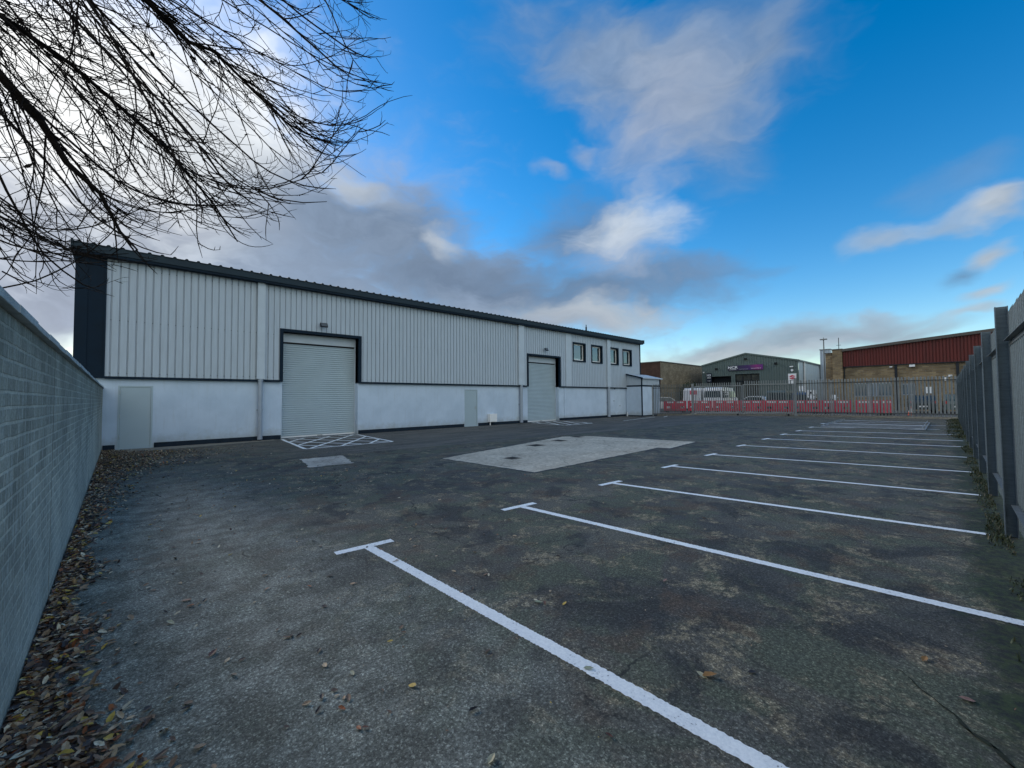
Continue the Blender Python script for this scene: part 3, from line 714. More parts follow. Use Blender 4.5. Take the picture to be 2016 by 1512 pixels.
pdoor(*doors[0][:2], 2.13, False, True); pdoor(*doors[1][:2], 2.13, True, False)
# first-floor windows
for i, h in enumerate(holes[2:]):
    x0, x1, z0, z1 = h
    b = MB(); t_ = 0.1
    b.box(x0-t_, x0, YC-.035, YF+.12, z0-t_, z1+t_); b.box(x1, x1+t_, YC-.035, YF+.12, z0-t_, z1+t_); b.box(x0, x1, YC-.035, YF+.12, z1, z1+t_); b.box(x0, x1, YC-.06, YF+.12, z0-t_, z0)
    wnd = b.build('window', M['trim'], W_)
    b = MB(); f = 0.09; y = YF+.06
    b.box(x0+.002, x0+f, y, y+.06, z0+.002, z1-.002); b.box(x1-f, x1-.002, y, y+.06, z0+.002, z1-.002); b.box(x0+f, x1-f, y, y+.06, z0+.002, z0+f); b.box(x0+f, x1-f, y, y+.06, z1-f, z1-.002)
    b.build('window_frame', M['white_frame'], wnd)
    b = MB(); b.quad((x0+f,y+.03,z0+f),(x1-f,y+.03,z0+f),(x1-f,y+.03,z1-f),(x0+f,y+.03,z1-f)); b.build('pane', M['glass'], wnd)
    if i < 2:
        b = MB()
        if i == 0: b.box(x0+.15, x1-.35, y+.08, y+.2, z0+.1, z0+.19); b.box(x0+.3, x0+.6, y+.2, y+.26, z0+.1, z0+.24)
        else: b.box(x0+.16, x0+.38, y+.08, y+.12, z0+.1, z0+.42)
        b.build('paper_stack', M['paper'], wnd)
# cover strips and downpipes
for x0, x1 in ((3.95, 4.22), (18.5, 19.0), (28.5, 28.93)):
    b = MB(); b.box(x0, x1, YC-.12, YC, 2.45, 6.36); cs = b.build('pipe_cover', M['flashing'], W_, bevel=0.006)
for xc, wdt in ((4.09, 0.16), (18.75, 0.2), (28.72, 0.22)):
    b = MB(); b.tube([(xc, YC-.03, 2.5), (xc, YC-.03, 0.06)], wdt/2, 14); b.tube([(xc, YC-.03, 2.36), (xc, YC-.03, 2.45)], wdt/2+.014, 14); b.tube([(xc, YC-.03, 0.05), (xc, YC-.03, 0.16)], wdt/2+.012, 14)
    b.box(xc-wdt/2-.03, xc+wdt/2+.03, YF-.08, YF-.002, 1.2, 1.24)
    b.build('downpipe', M['downpipe'], W_)
b = MB(); b.box(23.33, 23.9, YC-.03, YC, 2.43, 6.36); b.build('pilaster_strip', M['flashing'], W_)
b = MB(); b.box(23.2, 23.42, YF-.05, YF-.001, 0.18, 2.35); b.build('wall_joint', M['render'], W_)
# eaves: fascia gutter, dark soffit, ribbed roof
ye = YC - 0.32
b = MB()
b.box(XL-.06, XR+.1, ye, ye+.03, 6.38, 6.63); b.box(XL-.06, XR+.1, ye+.03, YF+.2, 6.37, 6.395)
fa = b.build('fascia', M['fascia'], W_)
b = MB(); b.box(XL-.04, XR+.08, ye+.03, YC-.03, 6.30, 6.368); b.build('soffit', M['trim'], W_)
b = MB()
x = XL - .1; vs = []; prof = []
while x < XR + .12:
    prof += [(x, 0), (x+.10, 0), (x+.135, .05), (x+.19, .05), (x+.225, 0)]; x += 0.333
for x, d in prof: vs += [(x, ye-.03, 6.60+d), (x, ye-.03, 6.615+d), (x, 29.5, 6.60+d+1.05), (x, 29.5, 6.615+d+1.05)]
fcs = []
for i in range(len(prof)-1):
    a0, a1 = 4*i, 4*i+4
    fcs += [(a0, a1, a1+1, a0+1), (a0+1, a1+1, a1+3, a0+3), (a0, a0+2, a1+2, a1)]
b.add(vs, fcs); b.build('roof_sheet', M['fascia'], W_)
b = MB(); b.prism([(ye-.035, 6.37), (ye-.035, 6.69), (29.5, 7.74), (40, 6.69), (40, 6.37)], lambda p, t: (XL-.12+.05*t, p[0], p[1])); b.build('verge_trim', M['fascia'], W_); b = MB(); b.prism([(ye-.035, 6.37), (ye-.035, 6.69), (29.5, 7.74), (40, 6.69), (40, 6.37)], lambda p, t: (XR+.12+.05*t, p[0], p[1]))
b.build('verge_trim', M['fascia'], W_)
b = MB(); b.quad((XL-.1,29.5,7.66),(XR+.1,29.5,7.66),(XR+.1,40,6.6),(XL-.1,40,6.6)); b.build('rear_roof_sheet', M['fascia'], W_)
b = MB(); b.tube([(29.4,21.5,6.8),(29.4,21.5,7.75)], 0.07, 10); b.tube([(29.4,21.5,7.7),(29.4,21.5,7.95)], 0.035, 8); b.build('flue', M['fascia'], W_)
# floodlights
def flood(xc, z, yy=None, s=1.0, turned=0.0):
    y = YC if yy is None else yy
    b = MB(); b.box(xc-.02, xc+.02, y-.12, y, z+.05, z+.09); b.tube([(xc-.1*s, y-.14, z+.07),(xc+.1*s, y-.14, z+.07)], 0.012)
    f = b.build('floodlight', M['black'], W_)
    b = MB(); c = math.cos(0.5); s_ = math.sin(0.5)
    def T(u, v, w_): return (xc + u*s + turned*v, y-.2 + v*c*s + w_*s_*s, z + w_*c*s - v*s_*s)
    v = [T(*p) for p in ((-.15,-.04,-.1),(.15,-.04,-.1),(.15,.04,-.08),(-.15,.04,-.08),(-.15,-.04,.1),(.15,-.04,.1),(.15,.04,.08),(-.15,.04,.08))]
    b.add(v, [(0,3,2,1),(4,5,6,7),(0,1,5,4),(1,2,6,5),(2,3,7,6),(3,0,4,7)]); b.build('lamp_housing', M['black'], f)
    b = MB(); v = [T(*p) for p in ((-.12,-.045,-.08),(.12,-.045,-.08),(.12,-.045,.08),(-.12,-.045,.08))]; b.add(v, [(0,1,2,3)]); b.build('lamp_lens', M['lens'], f)
flood(6.45, 4.86); flood(21.05, 4.9, s=0.95, turned=0.5)
flood(29.5, 2.3, YF, 0.5)
# meter box and its pipe
b = MB(); b.box(16.02, 16.58, YF-.24, YF-.002, 0.2, 0.68); mbx = b.build('meter_box', M['white_plastic'], W_, bevel=0.012)
b = MB(); b.box(16.06, 16.54, YF-.252, YF-.241, 0.24, 0.64); b.build('meter_door', M['white_plastic'], mbx)
b = MB(); b.tube([(16.1, YF-.15, 0.2),(16.1, YF-.15, 0.0)], 0.028); b.build('meter_pipe', M['white_plastic'], mbx)
b = MB(); b.box(29.6, 29.72, YF-.03, YF, 1.28, 1.36); b.build('wall_outlet', M['downpipe'], W_)
b = MB(); b.box(30.5, 30.6, YF-.03, YF, .86, .95); b.build('wall_outlet', M['downpipe'], W_)

# ------------------------------------------------------------------ porch (a lean-to fixed on the warehouse front)
PX, PY = 31.5, 17.5
b = MB(); b.box(PX, 34.6, PY, 18.95, 0, 2.5); pw = b.build('porch_wall', M['render'], W_)
b = MB(); b.box(PX-.02, 34.63, PY-.02, 18.9, 2.5, 2.62); b.build('porch_trim', M['trim'], pw)
b = MB(); b.prism([(PY+.0, 2.62), (PY, 3.2), (18.88, 3.52), (18.88, 2.62)], lambda p, t: (PX+.01+3.08*t, p[0], p[1])); b.build('porch_upper', M['cladding'], pw)
b = MB(); ribsheet(b, PX+.02, 34.55, 2.63, 3.18, PY-.035); b.build('porch_cladding', M['cladding'], pw)
b = MB(); b.box(PX-.03, PX+.06, PY-.045, PY+.03, 0.0, 3.2); b.build('porch_corner', M['trim'], pw); b = MB(); b.box(34.52, 34.62, PY-.045, PY+.03, 2.63, 3.2); b.build('porch_corner', M['trim'], pw)
b = MB(); b.prism([(PY-.2, 3.15), (PY-.2, 3.23), (18.87, 3.62), (18.87, 3.54)], lambda p, t: (PX-.12+3.45*t, p[0], p[1])); b.build('porch_roof', M['flashing'], pw)
b = MB(); b.prism([(PY-.2, 3.12), (PY-.2, 3.235), (18.86, 3.625), (18.86, 3.51)], lambda p, t: (PX-.16+.037*t, p[0], p[1])); b.build('porch_verge', M['trim'], pw)
b = MB(); b.box(PX-.012, PX+.0, PY+.03, 18.9, 0.0, 0.1); b.box(PX+.06, 34.6, PY-.012, PY, 0, 0.1); b.build('porch_plinth', M['plinth'], pw)
b = MB(); b.tube([(PX-.1, 18.8, 0.0),(PX-.1, 18.8, 0.35)], 0.04); b.build('drain_stub', M['white_plastic'], pw)

# ------------------------------------------------------------------ block wall on the left
LW = thing('block_wall', 'long grey concrete brick wall along the left with a pale coping', 'wall', (-0.38, 9, 0))
b = MB(); b.box(-0.60, -0.38, -6, 18.95, -0.1, 2.02); b.build('wall_body', M['grey_brick'], LW)
b = MB(); y = -6.0
while y < 18.9:
    y2 = min(y + 0.6, 18.95); dz = random.uniform(-.004, .004); dx = random.uniform(-.004, .004)
    b.prism([(-0.635+dx, 2.022), (-0.345+dx, 2.022), (-0.345+dx, 2.062+dz), (-0.635+dx, 2.075+dz)], lambda p, t: (p[0], y+.003+(y2-y-.006)*t, p[1])); y = y2
b.build('coping', M['coping'], LW, bevel=0.004)
b = MB(); b.box(-0.3805, -0.3785, 4.98, 4.99, 0.05, 2.02); b.box(-0.3805,-0.3785,11.0,11.012,0.05,2.02); b.build('movement_joint', M['kerb'], LW)

# ------------------------------------------------------------------ palisade fences
def pale_panel(b, a_, b_, h, z0, pitch, wd=0.065, off=(0, 0)):
    a_ = Vector(a_); b_ = Vector(b_); d = b_-a_; L = d.length; d.normalize(); n = Vector((-d.y, d.x))
    k = max(1, int(L/pitch)); pt = L/k
    us = (-.5, -.2, 0, .2, .5); ds = (0, .018, .006, .018, 0); tops = (-.06, -.005, -.03, 0, -.055)
    for i in range(k):
        c = a_ + d*(pt*(i+.5)) + Vector(off); jz = random.uniform(-.012, .012); ja = random.uniform(-.004, .004)
        vs = []
        for u, dd, tt in zip(us, ds, tops):
            x_, y_ = c + d*(u*wd) + n*dd
            vs += [(x_, y_, z0), (x_ + d.x*ja, y_ + d.y*ja, h+tt+jz)]
        b.add(vs, [(2*j, 2*j+2, 2*j+3, 2*j+1) for j in range(4)])
RF = thing('palisade_fence', 'tall dark galvanised palisade fence running close along the right', 'fence', (18, -0.45, 0))
posts = [1.8, 4.55] + [7.3 + 2.75*k for k in range(12)]
for i, x in enumerate(posts):
    b = MB(); lean = random.uniform(-.012, .012)
    # I-section post
    b.box(x-.004, x+.004, -0.50, -0.40, 0, 2.6)
    b.box(x-.045, x+.045, -0.408, -0.400, 0, 2.6); b.box(x-.045, x+.045, -0.50, -0.492, 0, 2.6)
    b.build('post', M['galv'], RF)
for x0, x1 in zip(posts[:-1], posts[1:]):
    for z, nm in ((2.2, 'top_rail'), (0.36, 'bottom_rail')):
        b = MB(); b.box(x0+.05, x1-.05, -0.50, -0.45, z, z+.006); b.box(x0+.05, x1-.05, -0.508, -0.502, z-.045, z+.006)
        b.box(x0+.01, x0+.05, -0.50, -0.45, z-.004, z+.002)
        b.build(nm, M['galv_dark'], RF)
    b = MB(); pale_panel(b, (x1-.01, -0.512), (x0+.01, -0.512), 2.6, 0.06, 0.15, 0.072)
    b.build('pale_panel', M['galv'], RF)

FF = thing('palisade_fence', 'far grey palisade fence with rails coloured as in shade, across the right of the yard', 'fence', (39.6, 4, 0))
def fence_run(parent, a_, b_, nposts, h, zr, zb, mats, pitch=0.165, wd=0.075, inside=-1, skip_first=False, skip_last=False):
    a_ = Vector(a_); b_ = Vector(b_)
    d = (b_-a_).normalized(); n = Vector((-d.y, d.x)) * inside
    pts = [a_ + (b_-a_)*(i/nposts) for i in range(nposts+1)]
    for i, p in enumerate(pts):
        if (i == 0 and skip_first) or (i == nposts and skip_last): continue
        b = MB(); c = p - n*0.02
        b.bar((c.x, c.y, 0), (c.x, c.y, h-.1), 0.09, 0.09); b.build('post', mats[0], parent)
    for p, q_ in zip(pts[:-1], pts[1:]):
        for z, nm in ((zr, 'top_rail'), (zb, 'bottom_rail')):
            b = MB(); pp = p + n*.045; qq = q_ + n*.045; b.bar((pp.x, pp.y, z), (qq.x, qq.y, z), 0.04, 0.05); b.build(nm, mats[1], parent)
        b = MB(); pale_panel(b, p + d*.03 - n*.0, q_ - d*.03, h, 0.10, pitch, wd); b.build('pale_panel', mats[2], parent)
fence_run(FF, (39.5, 8.35), (39.95, -0.50), 4, 2.88, 2.60, 0.31, (M['galv_far'], M['rail_shaded'], M['galv_far']), 0.178, 0.10, skip_first=True)
b = MB(); b.box(39.55, 39.9, -0.5, 8.3, -.01, 0.06); b.build('kerb_base', M['kerb'], FF)
FL = thing('palisade_fence', 'far grey palisade fence between the white porch and the gates', 'fence', (35, 16.5, 0))
fence_run(FL, (33.25, 17.45), (36.35, 15.55), 1, 2.72, 2.38, 0.18, (M['galv_far'], M['rail_shaded'], M['galv_dark']), 0.15, 0.06, skip_last=True)
# double gates
GT = thing('double_gate', 'pair of closed grey palisade gates between two stout steel posts', 'gate', (38, 12, 0))
ga, gm, gb = Vector((36.5, 15.25)), Vector((37.95, 11.85)), Vector((39.42, 8.55))
for p, hh in ((ga + Vector((-.05, .14)), 2.75), (gb + Vector((.03, -.12)), 3.0)):
    b = MB(); b.bar((p.x, p.y, 0), (p.x, p.y, hh), 0.17, 0.17); gp = b.build('gate_post', M['galv_far'], GT)
    b = MB(); b.box(p.x-.1, p.x+.1, p.y-.1, p.y+.1, hh, hh+.02); b.build('post_cap', M['galv_dark'], gp)
for (p, q_, zt, h) in ((ga, gm, 2.50, 2.80), (gm, gb, 2.58, 2.92)):
    d = (q_-p).normalized(); p = p + d*.06; q_ = q_ - d*.05
    n = Vector((d.y, -d.x)) * -1
    b = MB(); i_ = Vector((-0.05, -0.02))
    for z in (zt, 0.25): b.bar((p.x+i_.x, p.y+i_.y, z), (q_.x+i_.x, q_.y+i_.y, z), 0.06, 0.07)
    for s_ in (p, q_): b.bar((s_.x+i_.x, s_.y+i_.y, 0.22), (s_.x+i_.x, s_.y+i_.y, zt+.03), 0.07, 0.07)
    lf = b.build('gate_leaf', M['galv_far'], GT)
    b = MB(); pale_panel(b, p + d*.05, q_ - d*.05, h, 0.1, 0.165, 0.08); b.build('pales', M['galv_far'], lf)
    b = MB(); wx = q_ - d*.3 if p is not ga else p
    b.tube([(wx.x-.16, wx.y, 0.08), (wx.x-.1, wx.y, 0.08)], 0.08, 12); b.build('gate_wheel', M['tyre'], lf)
b = MB(); b.box(37.85, 37.89, 11.7, 11.98, 1.28, 1.36); b.box(37.86, 37.88, 11.83, 11.87, 0.06, 0.9); b.build('gate_bolt', M['galv_dark'], GT)
# small pedestrian gate frame seen through the left fence
PG = thing('side_gate', 'small grey barred gate standing behind the left end of the far fence', 'gate', (36.6, 17.4, 0))
b = MB(); a_, c_ = Vector((36.0, 18.3)), Vector((37.2, 16.9))
for z in (0.42, 1.22, 1.98): b.bar((a_.x, a_.y, z), (c_.x, c_.y, z), 0.04, 0.05)
for t_ in (0, 1): p = a_ + (c_-a_)*t_; b.bar((p.x, p.y, 0.1), (p.x, p.y, 2.0), 0.05, 0.05)
b.build('gate_frame', M['galv_dark'], PG)
b = MB()
for k in range(1, 10): p = a_ + (c_-a_)*(k/10); b.bar((p.x, p.y, 0.3), (p.x, p.y, 2.0), 0.022, 0.022)
b.build('bars', M['galv_dark'], PG)

# ------------------------------------------------------------------ steel frames lying on the tarmac
def lying(name, x0, x1, y0, y1, z, lab, nx):
    t = thing(name, lab, 'steel frame', ((x0+x1)/2, (y0+y1)/2, z), 'galvanised tube frames lying in the far bays')
    r = 0.024; zz = z + r
    b = MB()
    for y in (y0, y1): b.tube([(x0, y, zz), (x1, y, zz)], r, 8)
    for x in (x0, x1): b.tube([(x, y0+r, zz), (x, y1-r, zz)], r, 8)
    b.build('outer_frame', M['tubeframe'], t)
    b = MB()
    for k in range(1, nx): x = lerp(x0, x1, k/nx); b.tube([(x, y0+r, zz), (x, y1-r, zz)], r*.7, 8)
    for s_ in (y0+.08, y1-.08): b.tube([(x0+.1, s_, zz), (x0+.1, s_, zz+.1), (x1-.1, s_, zz+.1), (x1-.1, s_, zz)], r*.6, 6)
    b.build('cross_bars', M['tubeframe'], t)
    return t
lying('steel_frame', 26.3, 29.2, 0.75, 4.55, 0.008, 'galvanised tube frame lying flat, nearer of the two in the far bays', 3)
lying('steel_frame', 29.6, 33.2, 0.75, 4.6, 0.008, 'galvanised tube frame lying flat, farther of the two towards the far fence', 2)
b = MB()

# ------------------------------------------------------------------ red barriers
def barrier():
    t = thing('road_barrier', 'x', 'barrier')
    b = MB()
    # body as a slightly tapering board with openings, feet under it
    L, H = 1.92, 1.02
    prof = [(-.11, .12), (-.045, .30), (-.04, .92), (-.055, 1.02), (.055, 1.02), (.04, .92), (.045, .30), (.11, .12)]
    for y0, y1, z0, z1 in ((0, .22, .12, H), (L-.22, L, .12, H), (.22, L-.22, .52, H), (.22, L-.22, .12, .34), (.5, 1.42, .34, .52)):
        b.box(-.05, .05, y0+.002, y1-.002, z0, z1)
    o = b.build('barrier_board', M['red_plastic'], t, bevel=0.015)
    b = MB()
    for y0, y1 in ((.24, .84), (1.08, 1.68)): b.box(-.062, -.052, y0, y1, .82, .95)
    b.build('reflective_strip', M['reflective'], t)
    for y in (.3, 1.62):
        b = MB(); b.prism([(-.3, 0), (-.3, .05), (-.06, .12), (.06, .12), (.3, .05), (.3, 0)], lambda p, q_: (p[0], y-.12+.24*q_, p[1])); b.build('foot', M['tyre'], t)
    return t
br0 = barrier()
spotsb = []
y = 17.5
words = ['leftmost of the row, behind the left fence','second of the row from the left, behind the gates','third of the row from the left, behind the left gate leaf','fourth of the row from the left','fifth of the row from the left, behind the right gate leaf','sixth of the row from the left, beside the gate post','third of the row from the right','second of the row from the right','rightmost of the row, at the open end']
ys = [(39.45, 17.35), (40.35, 15.4), (41.1, 13.4), (41.7, 11.4), (42.0, 9.4), (42.1, 7.35), (42.1, 5.3), (42.0, 3.15)]
xx = [0,1,2,3,4,5,7,8]
for i, (x, y) in enumerate(ys):
    o = br0 if i == 0 else copy_tree(br0)
    o.location = (x, y - 0.1, 0.13)
    if i < 3: o.rotation_euler.z = R(22 - i*4)
    else: o.rotation_euler.z = R(random.uniform(-4, 4))
    o.scale = (1, 1.06, 1.08)
    o['label'] = 'red plastic road barrier, ' + words[xx[i]]; o['group'] = 'red road barriers standing along the pavement'
# a barrier end turned towards us
o = copy_tree(br0); o.location = (41.4, 2.9, 0.13); o.rotation_euler.z = R(68); o.scale = (1, .7, 1.1)
o['label'] = 'red plastic road barrier turned end-on at the right end of the row'; o['group'] = 'red road barriers standing along the pavement'

def cone(x, y, lab):
    t = thing('traffic_cone', lab, 'traffic cone', (x, y, 0.12))
    b = MB(); b.box(x-.2, x+.2, y-.2, y+.2, .12, .16); b.tube([(x,y,.16),(x,y,.36)], [.15,.112], 14, cap=False); b.tube([(x,y,.62),(x,y,.86)], [.066,.025], 14); b.build('cone_body', M['orange'], t)
    b = MB(); b.tube([(x,y,.361),(x,y,.619)], [.113,.067], 14, cap=False); b.build('cone_sleeve', M['reflective'], t)
cone(41.9, 1.9, 'orange and white traffic cone right of the red barriers')

# ------------------------------------------------------------------ vehicles
def vehicle(name, lab, cat, loc, rz, L, Wd, H, paint, prof, wins, wheels, group=None, rear_win=None, front_z=0.75, badge=None):
    """prof: side outline (x along length, z); x=0 is the rear. Local frame: x forward, y to the left."""
    t = thing(name, lab, cat, (0,0,0), group)
    b = MB()
    n = len(prof)
    def ring(s, inset, zf):
        out = []
        for x, z in prof:
            k = max(0, (z - zf) / (H - zf)) if z > zf else 0
            out.append((x, s*(Wd/2 - inset - 0.10*k), z))
        return out
    zf = H*0.55
    rings = [ring(-1, 0.05, zf)] + [ring(-1, 0, zf)] + [ring(1, 0, zf)] + [ring(1, 0.05, zf)]
    # shrink outer rings a little for rounded flanks
    cx_, cz_ = L/2, H*.5
    for r_i in (0, 3): rings[r_i] = [(cx_ + (x-cx_)*.985, y - (0.04 if r_i == 0 else -0.04)*1, cz_ + (z-cz_)*.97) for x, y, z in rings[r_i]]
    rings = [rings[0], rings[1], rings[2], rings[3]]
    vs = [v for r_ in rings for v in r_]
    fs = [tuple(range(n)), tuple(range(3*n, 4*n))[::-1]]
    for r_ in range(3):
        for i in range(n):
            j = (i+1) % n; fs.append((r_*n+i, (r_+1)*n+i, (r_+1)*n+j, r_*n+j))
    b.add(vs, fs); b.build('body', paint, t, local=True, bevel=0.03)
    for poly in wins:
        for s in (-1, 1):
            b = MB(); pts = []
            for x, z in poly:
                k = max(0, (z - zf)/(H - zf)); pts.append((x, s*(Wd/2 + 0.0 - 0.10*k + .006), z))
            pts2 = [(x, y - s*.05, z) for x, y, z in pts]; m_ = len(pts)
            b.add(pts + pts2, [tuple(range(m_)), tuple(range(m_, 2*m_))[::-1]] + [(i, (i+1) % m_, m_+(i+1) % m_, m_+i) for i in range(m_)])
            b.build('side_window', M['car_glass'], t, local=True)
    for (x0, z0, x1, z1, nm) in rear_win or []:
        b = MB(); w1 = Wd/2 - .14; w2 = Wd/2 - .2
        nx_, nz_ = (z1-z0), -(x1-x0); ln = math.hypot(nx_, nz_); nx_, nz_ = nx_/ln*.008, nz_/ln*.008
        if nm == 'rear_window': nx_, nz_ = -abs(nx_), abs(nz_)
        else: nx_, nz_ = abs(nx_), abs(nz_)
        b.quad((x0+nx_, -w1, z0+nz_), (x0+nx_, w1, z0+nz_), (x1+nx_, w2, z1+nz_), (x1+nx_, -w2, z1+nz_)); b.build(nm, M['car_glass'], t, local=True)
    for x in wheels:
        for s in (-1, 1):
            b = MB(); yy = s*(Wd/2 - .10); b.tube([(x, yy-.1, .32), (x, yy+.11, .32)], .32, 20); wt = b.build('wheel', M['tyre'], t, local=True, bevel=0.02)
            b = MB(); b.tube([(x, s*(Wd/2+.008), .32), (x, s*(Wd/2+.02), .32)], .2, 16); b.build('rim', M['rim'], wt, local=True)
    for s in (-1, 1):
        b = MB(); b.box(-.012, .03, s*(Wd/2-.12)-.07, s*(Wd/2-.12)+.07, front_z, front_z+.25); b.build('tail_lamp', M['tail_red'], t, local=True)
        b = MB(); b.box(L-.05, L+.005, s*(Wd/2-.22)-.14, s*(Wd/2-.22)+.14, .62, .78); b.build('headlight', M['head_lens'], t, local=True)
    b = MB(); b.box(-.02, .0, -.26, .26, .5, .61); b.build('number_plate', M['reflective'], t, local=True)
    if badge:
        b = MB(); b.box(*badge); b.build('red_panel', M['red_plastic'], t, local=True)
    t.location = loc; t.rotation_euler.z = R(rz)
    return t
van_prof = [(0, .3), (0, 2.2), (.12, 2.42), (.5, 2.5), (3.6, 2.48), (4.0, 2.36), (4.6, 1.45), (5.3, 1.15), (5.4, .8), (5.4, .32)]
vehicle('parked_van', 'white panel van with a red square on its back doors behind the left fence', 'van', (46.6, 19.75, .11), 4, 5.4, 2.0, 2.5, M['car_white'], van_prof, [[(4.0,1.5),(4.4,1.5),(4.15,2.1),(3.6,2.1),(3.3,1.5)]], (1.0, 4.4), badge=(-.02, -.001, -.55, .2, 1.75, 2.2))
vehicle('parked_van', 'white minibus with rows of dark windows behind the left gate leaf', 'van', (46.5, 17.5, .11), 2, 5.4, 2.05, 2.5, M['car_white'], van_prof,
        [[(.3,1.35),(1.5,1.35),(1.5,2.1),(.3,2.1)], [(1.6,1.35),(2.8,1.35),(2.8,2.1),(1.6,2.1)], [(2.95,1.4),(4.4,1.4),(4.15,2.1),(2.95,2.1)]], (1.0, 4.4), rear_win=[(0,1.4,0,2.1,'rear_window')])
hatchp = [(0, .3), (-.02, .75), (.05, 1.0), (.35, 1.38), (.8, 1.52), (1.9, 1.52), (2.6, 1.05), (3.4, .9), (3.55, .7), (3.55, .3)]
vehicle('parked_car', 'white small hatchback parked side-on behind the right gate leaf', 'car', (51.5, 13.4, .11), 90, 3.55, 1.65, 1.52, M['car_white'], hatchp,
        [[(.35,1.02),(1.2,1.02),(1.2,1.42),(.6,1.38)], [(1.27,1.02),(2.45,1.02),(1.9,1.42),(1.27,1.42)]], (.65, 2.85))
boxp = [(0, .35), (0, 1.9), (.2, 2.05), (2.6, 2.05), (3.0, 1.9), (3.5, 1.15), (4.3, 1.0), (4.4, .7), (4.4, .35)]
vehicle('parked_van', 'dark grey van behind the right gate leaf beside the white hatchback', 'van', (48.5, 12.0, .11), 0, 4.4, 1.9, 2.05, M['car_teal'], boxp, [[(2.0,1.15),(3.3,1.15),(2.9,1.8),(2.0,1.8)]], (.9, 3.5), rear_win=[(0,1.1,0,1.8,'rear_window')])
vehicle('parked_van', 'small blue van behind the right gate post', 'van', (49.5, 10.1, .11), 0, 4.2, 1.7, 1.85, M['car_blue'], [(x*.95, z*.9) for x, z in boxp], [[(1.9,1.1),(3.1,1.1),(2.8,1.6),(1.9,1.6)]], (.9, 3.3), rear_win=[(0,1.0,0,1.6,'rear_window')])
vehicle('parked_car', 'dark saloon car behind the far fence right of the red barriers', 'car', (47.5, 1.4, .11), 5, 4.2, 1.75, 1.5, M['car_dark'], [(0,.3),(-.02,.8),(.1,.98),(.7,1.05),(1.3,1.45),(2.5,1.48),(3.2,1.0),(4.1,.85),(4.2,.6),(4.2,.3)],
        [[(.95,1.05),(1.9,1.05),(1.9,1.4),(1.35,1.38)],[(2.0,1.05),(3.0,1.05),(2.5,1.4),(2.0,1.4)]], (.8, 3.4), rear_win=[(.72,1.07,1.28,1.42,'rear_window')])
vehicle('parked_car', 'dark green hatchback at the right end behind the far fence', 'car', (47.5, -.6, .11), 2, 3.55, 1.7, 1.52, M['car_teal'], hatchp, [[(.35,1.02),(1.2,1.02),(1.2,1.42),(.6,1.38)], [(1.27,1.02),(2.45,1.02),(1.9,1.42),(1.27,1.42)]], (.65, 2.85), rear_win=[(.07,1.02,.36,1.36,'rear_window')])
vehicle('parked_car', 'white estate car behind the left end of the far fence', 'car', (40.6, 22.3, .11), -50, 4.3, 1.75, 1.5, M['car_white'], [(0,.3),(-.02,.8),(.1,1.0),(.4,1.42),(.8,1.5),(2.5,1.48),(3.2,1.0),(4.1,.85),(4.3,.6),(4.3,.3)],
        [[(.4,1.05),(1.3,1.05),(1.3,1.42),(.7,1.4)],[(1.4,1.05),(3.0,1.05),(2.5,1.42),(1.4,1.42)]], (.8, 3.5))
def motorbike(x, y, rz, lab, paint):
    t = thing('motorcycle', lab, 'motorcycle', (0,0,0), 'motorcycles beside the gate post')
    for xw in (0, 1.35):
        b = MB(); n = 18
        ring = [(xw + .27*math.cos(2*math.pi*i/n), 0, .31 + .27*math.sin(2*math.pi*i/n)) for i in range(n+1)]
        b.tube(ring, .055, 8, cap=False); wt = b.build('tyre', M['tyre'], t, local=True)
        b = MB(); b.tube([(xw, -.03, .31), (xw, .03, .31)], .2, 16); b.build('rim', M['rim'], wt, local=True)
    b = MB(); b.prism([(.35,.45),(.3,.75),(.55,.82),(.75,.98),(1.1,.95),(1.25,.7),(1.0,.35),(.6,.3)], lambda p, q_: (p[0], -.13+.26*q_, p[1])); b.build('body', paint, t, local=True, bevel=.03)
    b = MB(); b.prism([(-.15,.72),(-.1,.86),(.35,.84),(.6,.8),(.55,.72)], lambda p, q_: (p[0], -.11+.22*q_, p[1])); b.build('seat', M['black'], t, local=True, bevel=.02)
    b = MB(); b.tube([(1.35,0,.31),(1.12,0,1.0)], .03); b.tube([(1.08,-.33,1.08),(1.12,-.1,1.02),(1.12,.1,1.02),(1.08,.33,1.08)], .018); b.build('handlebar', M['steel'], t, local=True)
    b = MB(); b.tube([(1.2,0,.9),(1.32,0,.9)], .09, 12); b.build('headlight', M['head_lens'], t, local=True)
    b = MB(); b.prism([(1.0,.95),(1.28,1.0),(1.1,1.25),(1.02,1.2)], lambda p, q_: (p[0], -.12+.24*q_, p[1])); b.build('windscreen', M['car_white'], t, local=True)
    t.location = (x, y, .11); t.rotation_euler.z = R(rz); t.scale = (1.1,1.1,1.25)
motorbike(44.8, 8.55, 200, 'blue and white motorcycle left of the right gate post', M['car_blue'])
motorbike(45.6, 7.45, 215, 'black and white motorcycle right of the right gate post', M['car_dark'])
def board(x, y, wd, z0, z1, lab, mat=None, face='x'):
    t = thing('notice_board', lab, 'sign', (x, y, .11))
    b = MB(); b.box(x, x+.03, y-wd/2, y+wd/2, z0, z1); b.build('sign_panel', mat or M['white_plastic'], t)
    b = MB()
    for s in (-1, 1): b.bar((x+.06, y+s*wd*.35, .1), (x+.06, y+s*wd*.35, z1), .05, .05)
    b.build('sign_posts', M['galv_dark'], t)
    return t
bd = board(47.5, 16.55, .85, 1.15, 2.15, 'white notice board between the minibus and the hatchback')
b = MB(); b.box(47.485, 47.498, 16.3, 16.8, 1.9, 2.0); b.box(47.485, 47.498, 16.25, 16.85, 1.5, 1.75); b.build('sign_marks', M['car_teal'], bd)
